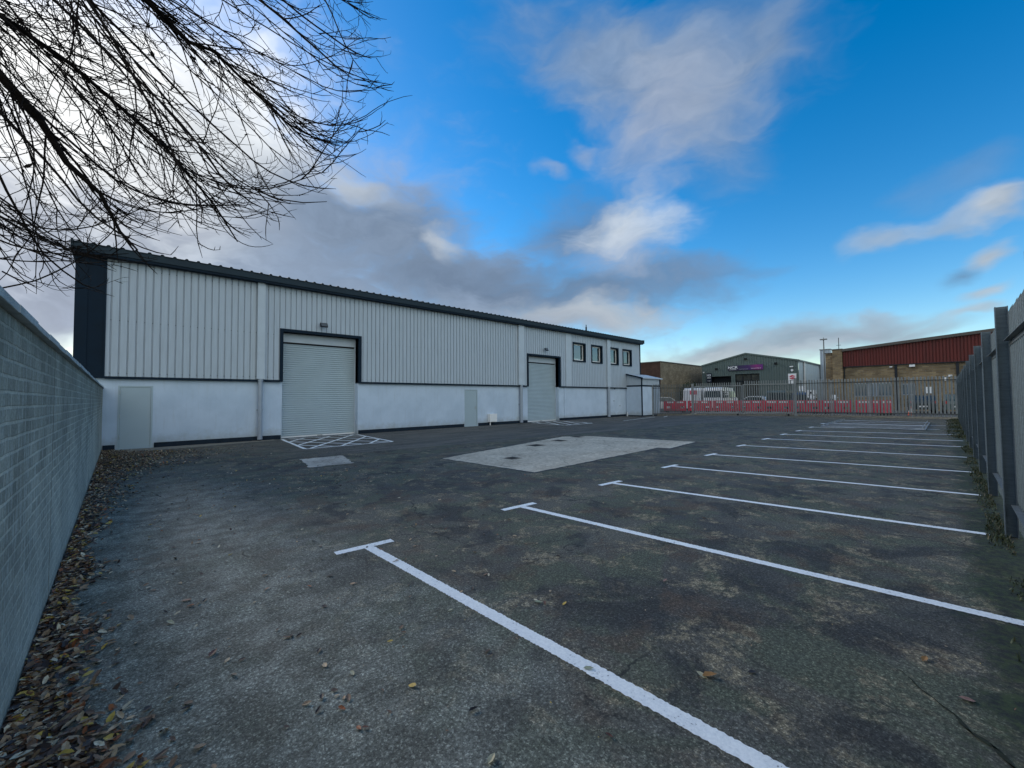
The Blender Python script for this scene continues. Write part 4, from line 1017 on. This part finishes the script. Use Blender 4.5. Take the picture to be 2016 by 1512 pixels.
bd = board(48.0, 9.0, .8, 1.45, 2.15, 'white notice board on posts right of the gate post')
b = MB(); b.box(47.985, 47.998, 8.75, 9.2, 1.6, 1.72); b.box(47.985, 47.998, 8.9, 9.1, 1.8, 2.0); b.build('sign_marks', M['black'], bd)
board(50.5, 10.25, .6, 2.1, 2.6, 'white notice board high behind the small blue van')

# ------------------------------------------------------------------ far buildings
def text_mesh(txt, size, mat, parent, name, M4, ext=0.01, sx=1.0):
    cu = bpy.data.curves.new(name, 'FONT'); cu.body = txt; cu.size = size; cu.extrude = ext; cu.offset = 0.012*size*2
    cu.align_x = 'CENTER'; cu.align_y = 'CENTER'
    tmp = bpy.data.objects.new('tmp', cu); COL.objects.link(tmp)
    dg = bpy.context.evaluated_depsgraph_get(); me = bpy.data.meshes.new_from_object(tmp.evaluated_get(dg))
    bpy.data.objects.remove(tmp)
    me.transform(Matrix.Translation(-rootloc(parent)) @ M4 @ Matrix.Diagonal((sx, 1, 1, 1)))
    me.materials.clear(); me.materials.append(mat)
    o = bpy.data.objects.new(name, me); COL.objects.link(o); o.parent = parent; return o
def face_mx(x, y, z):   # text on a wall that faces -X: reads along -Y
    return Matrix(((0,0,-1,x),(-1,0,0,y),(0,1,0,z),(0,0,0,1)))
def ribs_y(b, y0, y1, z0, ztop, x, pitch=0.35, depth=0.04):
    ys_ = []; y = y0
    while y < y1: ys_ += [(y, 0), (min(y+pitch*.62, y1), 0), (min(y+pitch*.7, y1), depth), (min(y+pitch*.92, y1), depth)]; y += pitch
    ys_ = [p for i, p in enumerate(ys_) if i == 0 or p[0] > ys_[i-1][0]]
    if ys_[-1][0] < y1: ys_.append((y1, 0))
    vs = []
    for y, d in ys_: vs += [(x+d, y, z0), (x+d, y, ztop(y))]
    b.add(vs, [(2*i, 2*i+1, 2*i+3, 2*i+2) for i in range(len(ys_)-1)])

# left brick building
B1 = thing('brick_building', 'flat-roofed tan and brown brick building behind the white porch', 'building', (60, 34, 0))
b = MB(); b.box(60.001, 92, 30.141, 44, 0, 6.98); b.build('wall', M['tan_brick_x'], B1)
b = MB(); b.box(59.98, 60, 30.6, 44, 0, 6.98); b.box(59.98, 60.0, 30.14, 30.6, 0, 6.98); b.build('front_wall', M['brown_brick'], B1)
b = MB(); b.box(59.9, 92.1, 30.04, 44.1, 6.98, 7.12); b.build('roof_edge', M['verge'], B1)
b = MB(); b.box(59.93, 59.975, 31.5, 33.0, 1, 2.4); b.build('window', M['office_glass'], B1)
# shrub at the foot of it
SH = thing('shrub', 'dark green shrub between the brick building and the green shed', 'shrub', (68, 28.6, 0))
b = MB(); rr = random.Random(3)
for k in range(900):
    a1, a2 = rr.uniform(0, 6.28), rr.uniform(-1, 1); r_ = rr.uniform(.55, 1)**.5
    c = Vector((66 + 1.1*r_*math.cos(a1)*math.sqrt(1-a2*a2), 28.4 + 1.5*r_*math.sin(a1)*math.sqrt(1-a2*a2), 2.1 + 1.9*r_*a2 + .3*math.sin(a1*3)))
    u = Vector((rr.uniform(-1,1), rr.uniform(-1,1), rr.uniform(-1,1))).normalized()*.13; v_ = u.orthogonal().normalized()*.09
    b.quad(c-u, c+v_, c+u, c-v_)
b.build('foliage', M['hedge'], SH)
b = MB(); b.tube([(66,28.4,0),(66,28.4,1.6)], [.09,.05]); b.build('stem', M['bark'], SH)

# green gabled dealership shed
XN = 70.0
B2 = thing('dealership_building', 'dark green gabled metal shed with a purple sign over its entrance', 'building', (XN, 21.3, 0))
yl, yr, yc_ = 27.91, 14.5, 21.28; ze, zp = 6.70, 8.22
zt_ = lambda y: lerp(zp, ze, abs(y-yc_)/(yl-yc_)) if y > yc_ else lerp(zp, ze, abs(y-yc_)/(yc_-yr))
b = MB()
openings = [(23.45, 26.4, 0, 4.85), (19.45, 22.85, 0, 5.07)]
seg = sorted([yr, 19.45, 22.85, 23.45, 26.4, yl, yc_])
for y0, y1 in zip(seg[:-1], seg[1:]):
    my = (y0+y1)/2; op = [o_ for o_ in openings if o_[0] < my < o_[1]]
    ribs_y(b, y0, y1, op[0][3] if op else 0, zt_, XN, 0.34)
b.build('front_cladding', M['green_clad'], B2)
b = MB(); b.box(XN+1.2, XN+1.3, 19.0, 27, 0, 5.4); b.build('entrance_recess', M['dark_open'], B2)
b = MB(); b.box(XN+.05, XN+1.2, 22.85, 23.45, 0, 5.0); b.build('entrance_pier', M['green_clad'], B2)
b = MB()
for (y0, y1) in ((19.55, 20.6), (20.7, 21.75), (21.85, 22.75)): b.box(XN+.25, XN+.27, y0, y1, 0.2, 4.95)
b.build('shop_glazing', M['shop_glass'], B2)
b = MB()
for y in (19.5, 20.65, 21.8, 22.8): b.box(XN+.18, XN+.3, y-.05, y+.05, 0, 5.0)
b.box(XN+.18, XN+.24, 19.5, 22.8, 3.9, 4.0); b.box(XN+.18, XN+.3, 19.45, 22.85, 4.96, 5.06); b.build('shop_frame', M['black'], B2)
b = MB(); b.prism([(yr-.12, ze-.12), (yr-.12, ze+.1), (yc_, zp+.12), (yl+.12, ze+.1), (yl+.12, ze-.12), (yc_, zp-.1)], lambda p, t: (XN-.12+.14*t, p[0], p[1])); b.build('verge', M['green_clad'], B2)
b = MB(); b.quad((XN,yr-.1,ze+.08),(XN+27,yr-.1,ze+.08),(XN+27,yc_,zp+.08),(XN,yc_,zp+.08)); b.quad((XN,yc_,zp+.08),(XN+27,yc_,zp+.08),(XN+27,yl+.1,ze+.08),(XN,yl+.1,ze+.08)); b.build('roof', M['grey_roof'], B2)
b = MB(); ribsheet(b, XN+.02, XN+27, 0, ze, yr-.02, pitch=.4, pan=.27, web=.03, depth=.05); b.build('side_cladding', M['pale_clad'], B2)
b = MB(); b.quad((XN,yl,0),(XN,yl,ze),(XN+27,yl,ze),(XN+27,yl,0)); b.quad((XN+27,yl,0),(XN+27,yr,0),(XN+27,yr,ze),(XN+27,yl,ze)); b.build('rear_walls', M['pale_clad'], B2)
b = MB(); b.box(XN-.02, XN+27, yr-.2, yr-.05, ze-.14, ze+.06); b.build('gutter', M['galv_dark'], B2)
for x in (XN+3.1, XN+20.8): b = MB(); b.box(x-.09, x+.09, yr-.18, yr-.04, 0, ze-.15); b.build('downpipe', M['white_plastic'], B2)
b = MB(); b.box(XN+2.6, XN+2.75, yr-.06, yr-.025, 3.9, ze-.2); b.build('side_joint', M['green_clad'], B2)
# fascia sign
def signmat():
    m, nt, p = newmat('purple_sign_face'); v = pos(nt); s_ = N(nt, 'ShaderNodeSeparateXYZ'); nt.links.new(v, s_.inputs[0])
    t = N(nt, 'ShaderNodeMapRange'); nt.links.new(math_(nt, 'ADD', s_.outputs[1], math_(nt, 'MULTIPLY', s_.outputs[2], -0.35)), t.inputs[0]); t.inputs[1].default_value = 22.0; t.inputs[2].default_value = 16.6
    r_ = ramp(nt, t.outputs[0], [(0, (0.006, 0.007, 0.02)), (0.3, (0.012, 0.006, 0.045)), (0.62, (0.045, 0.008, 0.10)), (0.82, (0.22, 0.008, 0.15)), (1.0, (0.09, 0.01, 0.17))])
    nt.links.new(r_.outputs[0], p.inputs['Base Color']); p.inputs['Roughness'].default_value = 0.35; return m
M['sign_face'] = signmat()
M['navy'] = simple('navy_sign', (0.008, 0.014, 0.03), 0.4, var=0.1)
b = MB(); b.box(XN-.2, XN-.06, 18.92, 23.83, 5.65, 6.42); sg = b.build('fascia_sign', M['sign_face'], B2)
text_mesh('NCR', 0.52, M['white_plastic'], sg, 'sign_lettering', face_mx(XN-.215, 23.1, 6.12), sx=1.3)
b = MB(); b.box(XN-.21, XN-.201, 22.6, 23.6, 5.79, 5.83); b.box(XN-.21, XN-.201, 20.9, 22.2, 5.82, 5.835); b.build('sign_underline', M['white_plastic'], sg)
text_mesh('www.ncrmotorcycles.co.uk', 0.125, M['white_plastic'], sg, 'sign_small_text', face_mx(XN-.215, 19.85, 5.87), ext=.004, sx=.95)
# projecting sign
b = MB(); b.box(XN-.25, XN-.08, 26.35, 27.12, 3.9, 5.42); ps = b.build('hanging_sign', M['navy'], B2)
text_mesh('NCR', 0.44, M['white_plastic'], ps, 'sign_lettering', face_mx(XN-.262, 26.73, 5.06), sx=.72)
b = MB(); b.box(XN-.262, XN-.252, 26.45, 27.0, 4.62, 4.72); b.box(XN-.262, XN-.252, 26.45, 27.0, 4.15, 4.2); b.build('sign_marks', M['reflective'], ps)
# white sign with a red S-shaped emblem
b = MB(); b.box(XN-.14, XN-.05, 14.75, 15.75, 3.4, 4.82); es = b.build('emblem_sign', M['white_plastic'], B2)
b = MB(); ez, ey, sc_ = 4.3, 15.25, .40
poly = [(0,1),(1,.42),(.55,.15),(.18,.35),(-.28,.35),(1,-.38),(0,-1),(-1,-.42),(-.55,-.15),(-.18,-.35),(.28,-.35),(-1,.38)]
pts = [(XN-.155, ey - u*sc_*.95, ez + v_*sc_*.8) for u, v_ in poly]
b.add(pts + [(XN-.142, y, z) for _, y, z in pts], [tuple(range(12))] + [(i, (i+1) % 12, 12+(i+1) % 12, 12+i) for i in range(12)])
b.build('emblem', M['red_plastic'], es)
b = MB(); b.box(XN-.15, XN-.142, 14.9, 15.6, 3.85, 3.91); b.build('emblem_text', M['navy'], es)
for y, z in ((21.28, 7.35), (25.6, 6.05), (17.25, 6.4)):
    b = MB(); b.box(XN-.3, XN-.04, y-.16, y+.16, z-.14, z+.14); f = b.build('floodlight', M['black'], B2)
b = MB(); b.box(XN-.25, XN-.04, 15.1, 15.5, 5.75, 5.9); b.tube([(XN-.04,15.25,5.3),(XN-.16,15.25,5.3)], .16, 12); b.build('alarm_box', M['white_plastic'], B2)
b = MB(); b.box(XN-.15, XN-.04, 27.5, 27.7, 5.5, 5.7); b.build('wall_lamp', M['reflective'], B2)

# red-clad brick building on the right
XB = 55.0
B3 = thing('brick_building', 'tan brick unit with rust red metal cladding and sloping roof at the right', 'building', (XB, 0, 0))
yR, yL = -22.0, 7.45
zr = lambda y: 6.22 + (7.45 - y) * (0.80/9.98)
b = MB(); b.box(XB, XB+30, yR, yL, 0, 4.62); b.build('brick_wall', M['tan_brick_y'], B3)
b = MB(); ribs_y(b, yR, yL, 4.60, zr, XB-.12, .22, .05); b.build('red_cladding', M['red_clad'], B3)
b = MB(); b.box(XB-.16, XB-.005, yR, yL, 4.54, 4.615); b.build('cladding_trim', M['dark_open'], B3)
b = MB(); b.prism([(yL+.02, zr(yL)-.02), (yL+.02, zr(yL)+.24), (yR, zr(yR)+.28), (yR, zr(yR)-.02)], lambda p, t: (XB-.35+.5*t, p[0], p[1])); b.build('verge_board', M['verge'], B3)
b = MB(); b.quad((XB+.1,yR,zr(yR)+.3),(XB+.1,yL,zr(yL)+.27),(XB+30,yL,zr(yL)+.27),(XB+30,yR,zr(yR)+.3)); b.quad((XB+.1,yL-.01,4.6),(XB+.1,yL-.01,zr(yL)+.2),(XB+30,yL-.01,zr(yL)+.2),(XB+30,yL-.01,4.6)); b.build('roof', M['grey_roof'], B3)
b = MB(); b.box(XB-.25, XB+.8, 7.48, 8.30, 0, 6.42); b.box(XB+.1, XB+.8, 8.31, 8.95, 0, 6.1); pr = b.build('brick_pier', M['tan_brick_y'], B3)
b = MB(); b.box(XB-.3, XB+.85, 7.43, 8.36, 6.42, 6.52); b.box(XB+.05, XB+.85, 8.37, 9.0, 6.1, 6.18); b.build('pier_cap', M['verge'], pr)
b = MB(); b.tube([(XB+.3, 7.8, 6.5), (XB+.3, 7.8, 7.75)], .03); b.tube([(XB+.3, 8.0, 6.95), (XB+.3, 7.6, 6.95)], .02); b.build('aerial', M['black'], pr)
for y in (3.4, -0.7, -5.0, -9.5):
    b = MB(); b.box(XB-.1, XB-.002, y-.1, y+.1, 0, 4.53); b.build('dark_column', M['dark_open'], B3)
b = MB(); b.box(XB-.05,XB-.002, 7.3, 7.4, 0, 4.53); b.build('downpipe', M['dark_open'], B3)
b = MB(); b.box(XB-.3, XB-.005, 2.05, 2.45, 4.3, 4.5); b.build('wall_lamp', M['white_plastic'], B3)
b = MB(); b.box(XB-.2, XB-.005, 3.65, 3.85, 4.33, 4.43); b.build('wall_camera', M['white_plastic'], B3)
b = MB(); b.box(XB-.12, XB-.005, -.05, .15, 2.9, 3.2); b.box(XB-.12,XB-.005,-.35,-.1,3.25,3.42); b.build('alarm_box', M['white_plastic'], B3)
b = MB(); b.box(XB-.05, XB-.004, .95, 1.45, 1.75, 2.35); b.build('wall_notice', M['white_plastic'], B3)
for y0, y1, z0, z1 in ((3.75, 4.75, 1.5, 2.85), (4.85, 5.4, 1.5, 2.85), (5.5, 6.6, 1.5, 2.85), (2.1, 3.1, 1.6, 2.7)):
    b = MB(); b.box(XB-.03, XB-.003, y0, y1, z0, z1); wd_ = b.build('window', M['downpipe'], B3)
    b = MB(); m_ = (y0+y1)/2; b.box(XB-.04, XB-.031, y0+.06, m_-.03, z0+.07, z1-.07); b.box(XB-.04, XB-.031, m_+.03, y1-.06, z0+.07, z1-.07); b.build('pane', M['office_glass'], wd_)
# lamp mast and tall grey block
LM = thing('lamp_mast', 'tall thin grey lighting mast rising between the green shed and the brick pier', 'street lamp', (63, 10.3, 0))
b = MB(); b.tube([(63, 10.35, 0), (63, 10.35, 8.55)], [.11, .06], 10); b.build('mast', M['galv_dark'], LM)
b = MB(); b.box(62.8, 63.2, 10.0, 10.7, 8.5, 8.62); b.tube([(63,10.35,8.6),(63,10.35,8.8)], .04); b.build('lamp_head', M['galv_far'], LM)
CH = thing('service_tower', 'pale grey ribbed service tower on the skyline behind the brick pier', 'tower', (84, 13.4, 0))
b = MB(); ribs_y(b, 13.0, 14.35, 0, lambda y: 9.15, 84, .3, .06); b.box(84.1, 85.4, 13.0, 14.35, 0, 9.13); b.build('tower_body', M['cladding'], CH)
b = MB(); b.box(83.9, 85.5, 12.92, 14.43, 9.15, 9.27); b.build('tower_cap', M['galv_far'], CH)

# ------------------------------------------------------------------ bare tree over the left wall
TR = thing('bare_tree', 'leafless drooping tree reaching over the block wall from the left', 'tree', (-3.3, 5.0, 0))
O = Vector((-2.3, 5.0, 6.3))
env = [(-75,4.35),(-67.5,4.3),(-64,4.6),(-52,4.25),(-46,4.45),(-39,4.6),(-26,4.85),(-16.5,4.9),(-6,5.05),(1,5.0),(8,5.1),(30,5.0)]
def envelope(p):
    """how far out (0 centre .. 1 edge) a point is in the crown"""
    k = 5.0 / p.y
    x, z = p.x * k, (p.z - 1.6) * k + 1.6
    dx, dz = x - O.x, z - O.z; th = math.degrees(math.atan2(dz, dx)); L = math.hypot(dx, dz)
    for (a0, l0), (a1, l1) in zip(env[:-1], env[1:]):
        if a0 <= th <= a1: return L / lerp(l0, l1, (th-a0)/(a1-a0))
    return 2.0 if th < -75 else L/5.0
rt = random.Random(11)
tw = MB(); lb = MB(); leafb = MB(); budb = MB()
def leaf_quad(b, c, s, rnd, up=0.35):
    u = Vector((rnd.uniform(-1,1), rnd.uniform(-1,1), rnd.uniform(-up,up))).normalized(); n = Vector((rnd.uniform(-up,up), rnd.uniform(-up,up), 1)).normalized()
    v = n.cross(u).normalized(); s2 = s * rnd.uniform(.32, .55)
    curl = rnd.uniform(.05, .45) * s
    mid = c + n*(-curl*.0)
    P = [c-u*s, c-u*.45*s+v*s2+n*curl*.6, c+u*.35*s+v*s2*.9+n*curl*.6, c+u*s+n*curl*.5, c+u*.35*s-v*s2*.9+n*curl*.7, c-u*.45*s-v*s2+n*curl*.5, c+u*.0]
    b.add(P, [(0,1,6),(1,2,6),(2,3,6),(3,4,6),(4,5,6),(5,0,6)])
def grow(p, d, L, r0, r1, droop, wig, level, sidebias=1):
    seg = {0:.16, 1:.10, 2:.055, 3:.03}[level]
    n = max(3, int(L/seg)); pts = [p.copy()]; rad = [r0]; d = d.normalized()
    kids = []; evl = 0; curl = Vector((rt.gauss(0,1), rt.gauss(0,1), rt.gauss(0,1) + .6)) * {0:.006, 1:.012, 2:.035, 3:.13}[level]
    for i in range(n):
        t = (i+1)/n
        g = droop*(1-t*1.35)    # droop first, then lift again at the tip
        d = (d + Vector((rt.gauss(0, wig), rt.gauss(0, wig), rt.gauss(0, wig) - g*seg)) + curl*(seg/.055) + (Vector((.25, 0, .5))*seg*2.2 if evl > .82 and level < 3 else Vector((0,0,0)))).normalized()
        p = p + d*seg
        if p.x < -3.6 or p.y < 2.6: break
        ev = evl = envelope(p)
        if ev > 1.05 + rt.uniform(-.16, .04): 
            break
        if p.x < -0.1 and p.z < 2.12: break
        pts.append(p.copy()); rad.append(lerp(r0, r1, t)); kids.append((p.copy(), d.copy(), t, ev))
    if len(pts) < 2: return
    rad[-1] = r1*.8
    (lb if r0 > .02 else tw).tube(pts, rad, 7 if r0 > .02 else (5 if r0 > .009 else 3), cap=False)
    return kids
def side(d, ang, roll):
    a_ = d.orthogonal().normalized(); b_ = d.cross(a_)
    return (d*math.cos(ang) + (a_*math.cos(roll) + b_*math.sin(roll))*math.sin(ang)).normalized()
cnt = 0
def level3(kids, dens):
    for p, d, t, ev in kids or []:
        if rt.random() < dens:
            dd = side(d, R(rt.uniform(30, 65)), rt.uniform(0, 6.28)); dd.z += .25
            grow(p, dd, rt.uniform(.04, .16), .0027, .0017, -3.0, .16, 3)
            if rt.random() < .012: leaf_quad(leafb, p - Vector((0,0,.004)), rt.uniform(.02,.035), rt, 1)
            if rt.random() < .02: budb.tube([p, p+Vector((.004,.0,-.014))], [.007,.004], 5)
def level2(kids, dens, scale=1.0):
    for p, d, t, ev in kids or []:
        if rt.random() < dens*(1.15-.55*ev):
            dd = side(d, R(rt.uniform(22, 58)), rt.uniform(0, 6.28))
            k2 = grow(p, dd, rt.uniform(.16, .55)*scale, .0040, .0022, .5, .12, 2)
            level3(k2, .42)
# trunk and the fork it divides at, both outside the yard
trk = MB(); trk.tube([(-3.4,5.0,-.1),(-3.35,5.0,1.5),(-3.2,5.05,3.2),(-2.9,5.0,4.8),(-2.45,5.0,6.1)], [.27,.22,.18,.14,.10], 14); 
nb = 52
for i in range(nb):
    th = R(lerp(-74, 17, (i + rt.uniform(0,1))/nb)); fy = rt.uniform(-.42, .34)
    d = Vector((math.cos(th)*math.cos(fy), math.sin(fy), math.sin(th)*math.cos(fy)))
    thick = i % 4 == 0
    start = O + Vector((rt.uniform(-.2,.3), rt.uniform(-.25,.25), rt.uniform(-.3,.2)))
    dd = d.copy(); dd.z += .22
    k = grow(start, dd, 6.0, .019 if thick else .0105, .0028, .34, .05, 0)
    for p, d2, t, ev in k or []:
        if rt.random() < .50*(1.2-.6*ev) and ev > .12:
            d3 = side(d2, R(rt.uniform(12, 38)), rt.uniform(0, 6.28)); 
            k1 = grow(p, d3, rt.uniform(.4, 1.15), .0055, .0024, .42, .10, 1)
            level2(k1, .42)
            level3(k1, .35)
    level3(k, .4)
# the two heavy limbs that show as dark bands
for pts, r0 in (([(-2.3,5,6.1),(-1.4,5.0,5.1),(-.72,5.0,4.15),(-.5,5.0,3.88),(-.35,5.02,3.6),(-.15,5.05,3.42),(-.02,5.05,3.12),(.10,5.05,2.98)], .05),
                ([(-2.3,5,6.3),(-1.2,4.9,5.9),(-.3,4.9,5.45),(.02,4.85,5.25),(.2,4.85,5.15),(.42,4.85,5.0),(.62,4.87,5.04),(1.1,4.9,4.75),(1.6,4.9,4.45)], .045),
                ([(-2.3,5.3,6.2),(-1.3,5.6,5.2),(-.4,5.8,4.9),(.3,6.0,4.5),(.8,6.1,4.0),(1.05,6.1,3.6)], .032)):
    P = [Vector(p) for p in pts]; m_ = len(P); rad = [lerp(r0, .007, (i/(m_-1))**.8) for i in range(m_)]
    lb.tube(P, rad, 8, cap=False)
    for p, q_ in zip(P[:-1], P[1:]):
        L = (q_-p).length
        for j in range(int(L/.055)):
            c = p.lerp(q_, rt.random()); d = (q_-p).normalized()
            k1 = grow(c, side(d, R(rt.uniform(10, 34)), rt.uniform(0, 6.28)), rt.uniform(.7, 1.7), .0075, .003, .25, .05, 1)
            level2(k1, .36); level3(k1, .25)
# low drooping sprays by the wall
for i in range(40):
    p = Vector((rt.uniform(-1.8,-.85), rt.uniform(4.2, 6.6), rt.uniform(2.3, 3.8)))
    k1 = grow(p, Vector((.75, rt.uniform(-.2,.2), -.5)), rt.uniform(1.0, 2.0), .009, .003, .2, .05, 1)
    level2(k1, .45); level3(k1, .35)
trk.build('trunk', M['bark'], TR, smooth=True)
lb.build('limbs', M['bark'], TR, smooth=True)
tw.build('twigs', M['bark'], TR)
if leafb.v: tag(leafb.build('dead_leaves', M['leaf_dark'], TR), kind='stuff')
if budb.v: tag(budb.build('seed_heads', M['bud'], TR), kind='stuff')

# ------------------------------------------------------------------ leaves on the ground
rl = random.Random(5)
lf = MB()
def dens_leaf(x, y):
    """share of ground covered; a deep drift at the wall, spreading near the warehouse"""
    dx = x + 0.38
    wdt = 0.155 + 0.11*mnoise.noise(Vector((0.3, y*1.3, 0))) + max(0, 0.17*(1-abs(y-2.5)/1.3))
    if y > 7: wdt += (y-7)*0.075
    if y > 12: wdt += (y-12)*0.30
    if y > 16.5: wdt *= max(0.15, 1-(y-16.5)/2.2)
    k = math.exp(-(dx/max(.05, wdt))**2 * 1.1)
    nz = .5 + .9*mnoise.noise(Vector((x*1.7, y*1.7, 3)))
    return max(0, k*(.55+nz*.8))
for i in range(90000):
    y = 1.2 + (18.8-1.2)*rl.random()**1.25
    x = -0.37 + rl.random()**1.6*(1.2 if y < 8 else 4.6)
    dn = dens_leaf(x, y)
    if rl.random() > dn*(1.0 if y < 6 else .55): continue
    s = rl.uniform(.018, .037) if y < 8 else rl.uniform(.02, .034)
    z = .006 + rl.random()**1.5*.045*min(1, dn*1.3)
    leaf_quad(lf, Vector((x+s*.4, y, z)), s, rl, .35)
o = lf.build('leaf_litter', M['leaves']); tag(o, 'brown and yellow fallen leaves drifted along the foot of the block wall', 'fallen leaves', kind='stuff')
# loose leaves blown over the open tarmac
lf = MB()
for i in range(1100):
    x = -0.3 + abs(rl.gauss(0, 2.6)); y = rl.uniform(2.0, 17.5)
    if x > 13: continue
    leaf_quad(lf, Vector((x, y, .007)), rl.uniform(.010, .03), rl, .25)
for i in range(260):
    x = rl.gauss(3.0, 1.1); y = rl.gauss(8.6, .9); leaf_quad(lf, Vector((x, y, .007)), rl.uniform(.012, .028), rl, .25)
for i in range(420):
    x = rl.uniform(1, 14); y = rl.uniform(-.2, 5); leaf_quad(lf, Vector((x, y, .006)), rl.uniform(.004, .009), rl, .25)
o = lf.build('scattered_leaves', M['leaves']); tag(o, 'small dry leaves and crumbs scattered thinly over the open asphalt', 'fallen leaves', kind='stuff')
singles = [((1.015,2.439),.028,'leaf_pale','pale yellow round leaf lying left of the nearest bay line'),
 ((1.846,2.632),.026,'leaf_pale','small cream leaf just left of the middle of the nearest bay line'),
 ((2.036,1.507),.036,'leaf_green','grey-green leaf lying on the nearest white bay line'),
 ((2.476,.985),.050,'leaf_tan','large tan leaf on the asphalt right of the nearest bay line'),
 ((2.45,1.02),.036,'leaf_pale','pale leaf overlapping the large tan leaf'),
 ((1.223,1.438),.034,'leaf_pale','cream round leaf at the bottom edge, left of the nearest bay line'),
 ((2.401,2.25),.036,'leaf_green','green leaf on the asphalt between the two nearest bay lines'),
 ((2.43,2.21),.034,'leaf_red','dark red leaf touching the green leaf between the two nearest bay lines'),
 ((3.476,1.743),.036,'leaf_pink','pinkish leaf alone below the second bay line'),
 ((3.553,.145),.034,'leaf_tan','small orange-brown leaf near the fence at the lower right'),
 ((3.243,-.021),.042,'leaf_pink','mauve-brown leaf beside the mossy crack at the lower right'),
 ((.461,3.248),.045,'leaf_red','red-brown leaf right of the leaf drift by the wall'),
 ((1.348,1.723),.034,'leaf_dark','dark curled leaf in the bottom foreground, nearest the camera'),
 ((.819,2.363),.028,'leaf_dark','black curled leaf between the leaf drift and the yellow round leaf'),
 ((2.684,.831),.03,'leaf_dark','black curled leaf right of the large tan leaf'),
 ((.917,3.076),.026,'leaf_dark','dark leaf up and left of the yellow round leaf'),
 ((.952,2.806),.03,'leaf_dark','small folded dark leaf just above the yellow round leaf'),
 ((1.704,1.147),.024,'leaf_red','tiny red-brown leaf just left of the line at the bottom'),
 ((1.418,3.908),.035,'leaf_dark','dark leaf below the left end of the nearest T-head'),
 ((.899,2.0),.024,'leaf_red','small red-brown leaf below the yellow round leaf'),
 ((.30,3.9),.045,'leaf_pale','long pale leaf lying out from the leaf drift, beside the red-brown leaf'),
 ((.42,4.25),.045,'leaf_red','large red-brown leaf lying out from the leaf drift, farther along')]
for (x, y), s, mt, lab in singles:
    b = MB(); rs = random.Random(int(x*1000)); leaf_quad(b, Vector((x, y, .008)), s*.85, rs, .12)
    t = b.build('fallen_leaf', M[mt]); tag(t, lab, 'fallen leaf', 'larger leaves lying singly on the asphalt')

# mossy crack, lower right
b = MB(); p = Vector((3.05, .20)); vs = []; n = 44
for i in range(n+1):
    t = i/n; c = Vector((lerp(3.32, 2.62, t), lerp(.24, -.30, t))) + Vector((mnoise.noise(Vector((t*9, 0, 0)))*.03, mnoise.noise(Vector((t*9, 7, 0)))*.03))
    wdt = .012 + .03*t + .014*mnoise.noise(Vector((t*25, 3, 0)))
    vs += [(c.x+wdt, c.y+wdt*.8, .0035), (c.x-wdt, c.y-wdt*.8, .0035)]
b.add(vs, [(2*i, 2*i+1, 2*i+3, 2*i+2) for i in range(n)])
M['moss'] = groundmat('dark_moss', (0.008, 0.010, 0.008), (0.02, 0.028, 0.012), 30)
o = b.build('mossy_crack', M['moss']); o['kind'] = 'structure'
# weeds and moss along the fence
wd = MB(); rw = random.Random(9)
for i in range(17000):
    x = 2.2 + rw.random()**1.1*37; y = -0.42 + rw.random()**2.2*(.15 + .14*mnoise.noise(Vector((x*.8, 0, 0))) + (.35 if x > 22 else 0))
    cl = mnoise.noise(Vector((x*1.1, y*2, 5)))
    if rw.random() > .35 + cl*1.3: continue
    h = rw.uniform(.008, .035) * (1 + max(0, cl)*1.8) * (1.9 if x > 22 else 1); a_ = rw.uniform(0, 6.28); ln = rw.uniform(.2, 1.0)*h; wq = rw.uniform(.002, .005)*(1+x*.05)
    ca, sa = math.cos(a_), math.sin(a_)
    wd.add([(x-sa*wq, y+ca*wq, 0), (x+sa*wq, y-ca*wq, 0), (x+ca*ln*.6+sa*wq*.8, y+sa*ln*.6-ca*wq*.8, h*.7), (x+ca*ln, y+sa*ln, h), (x+ca*ln*.6-sa*wq*.8, y+sa*ln*.6+ca*wq*.8, h*.7)], [(0,1,2,3,4)])
o = wd.build('weeds', M['weed']); tag(o, 'low green weeds and moss along the foot of the right fence', 'weeds', kind='stuff')
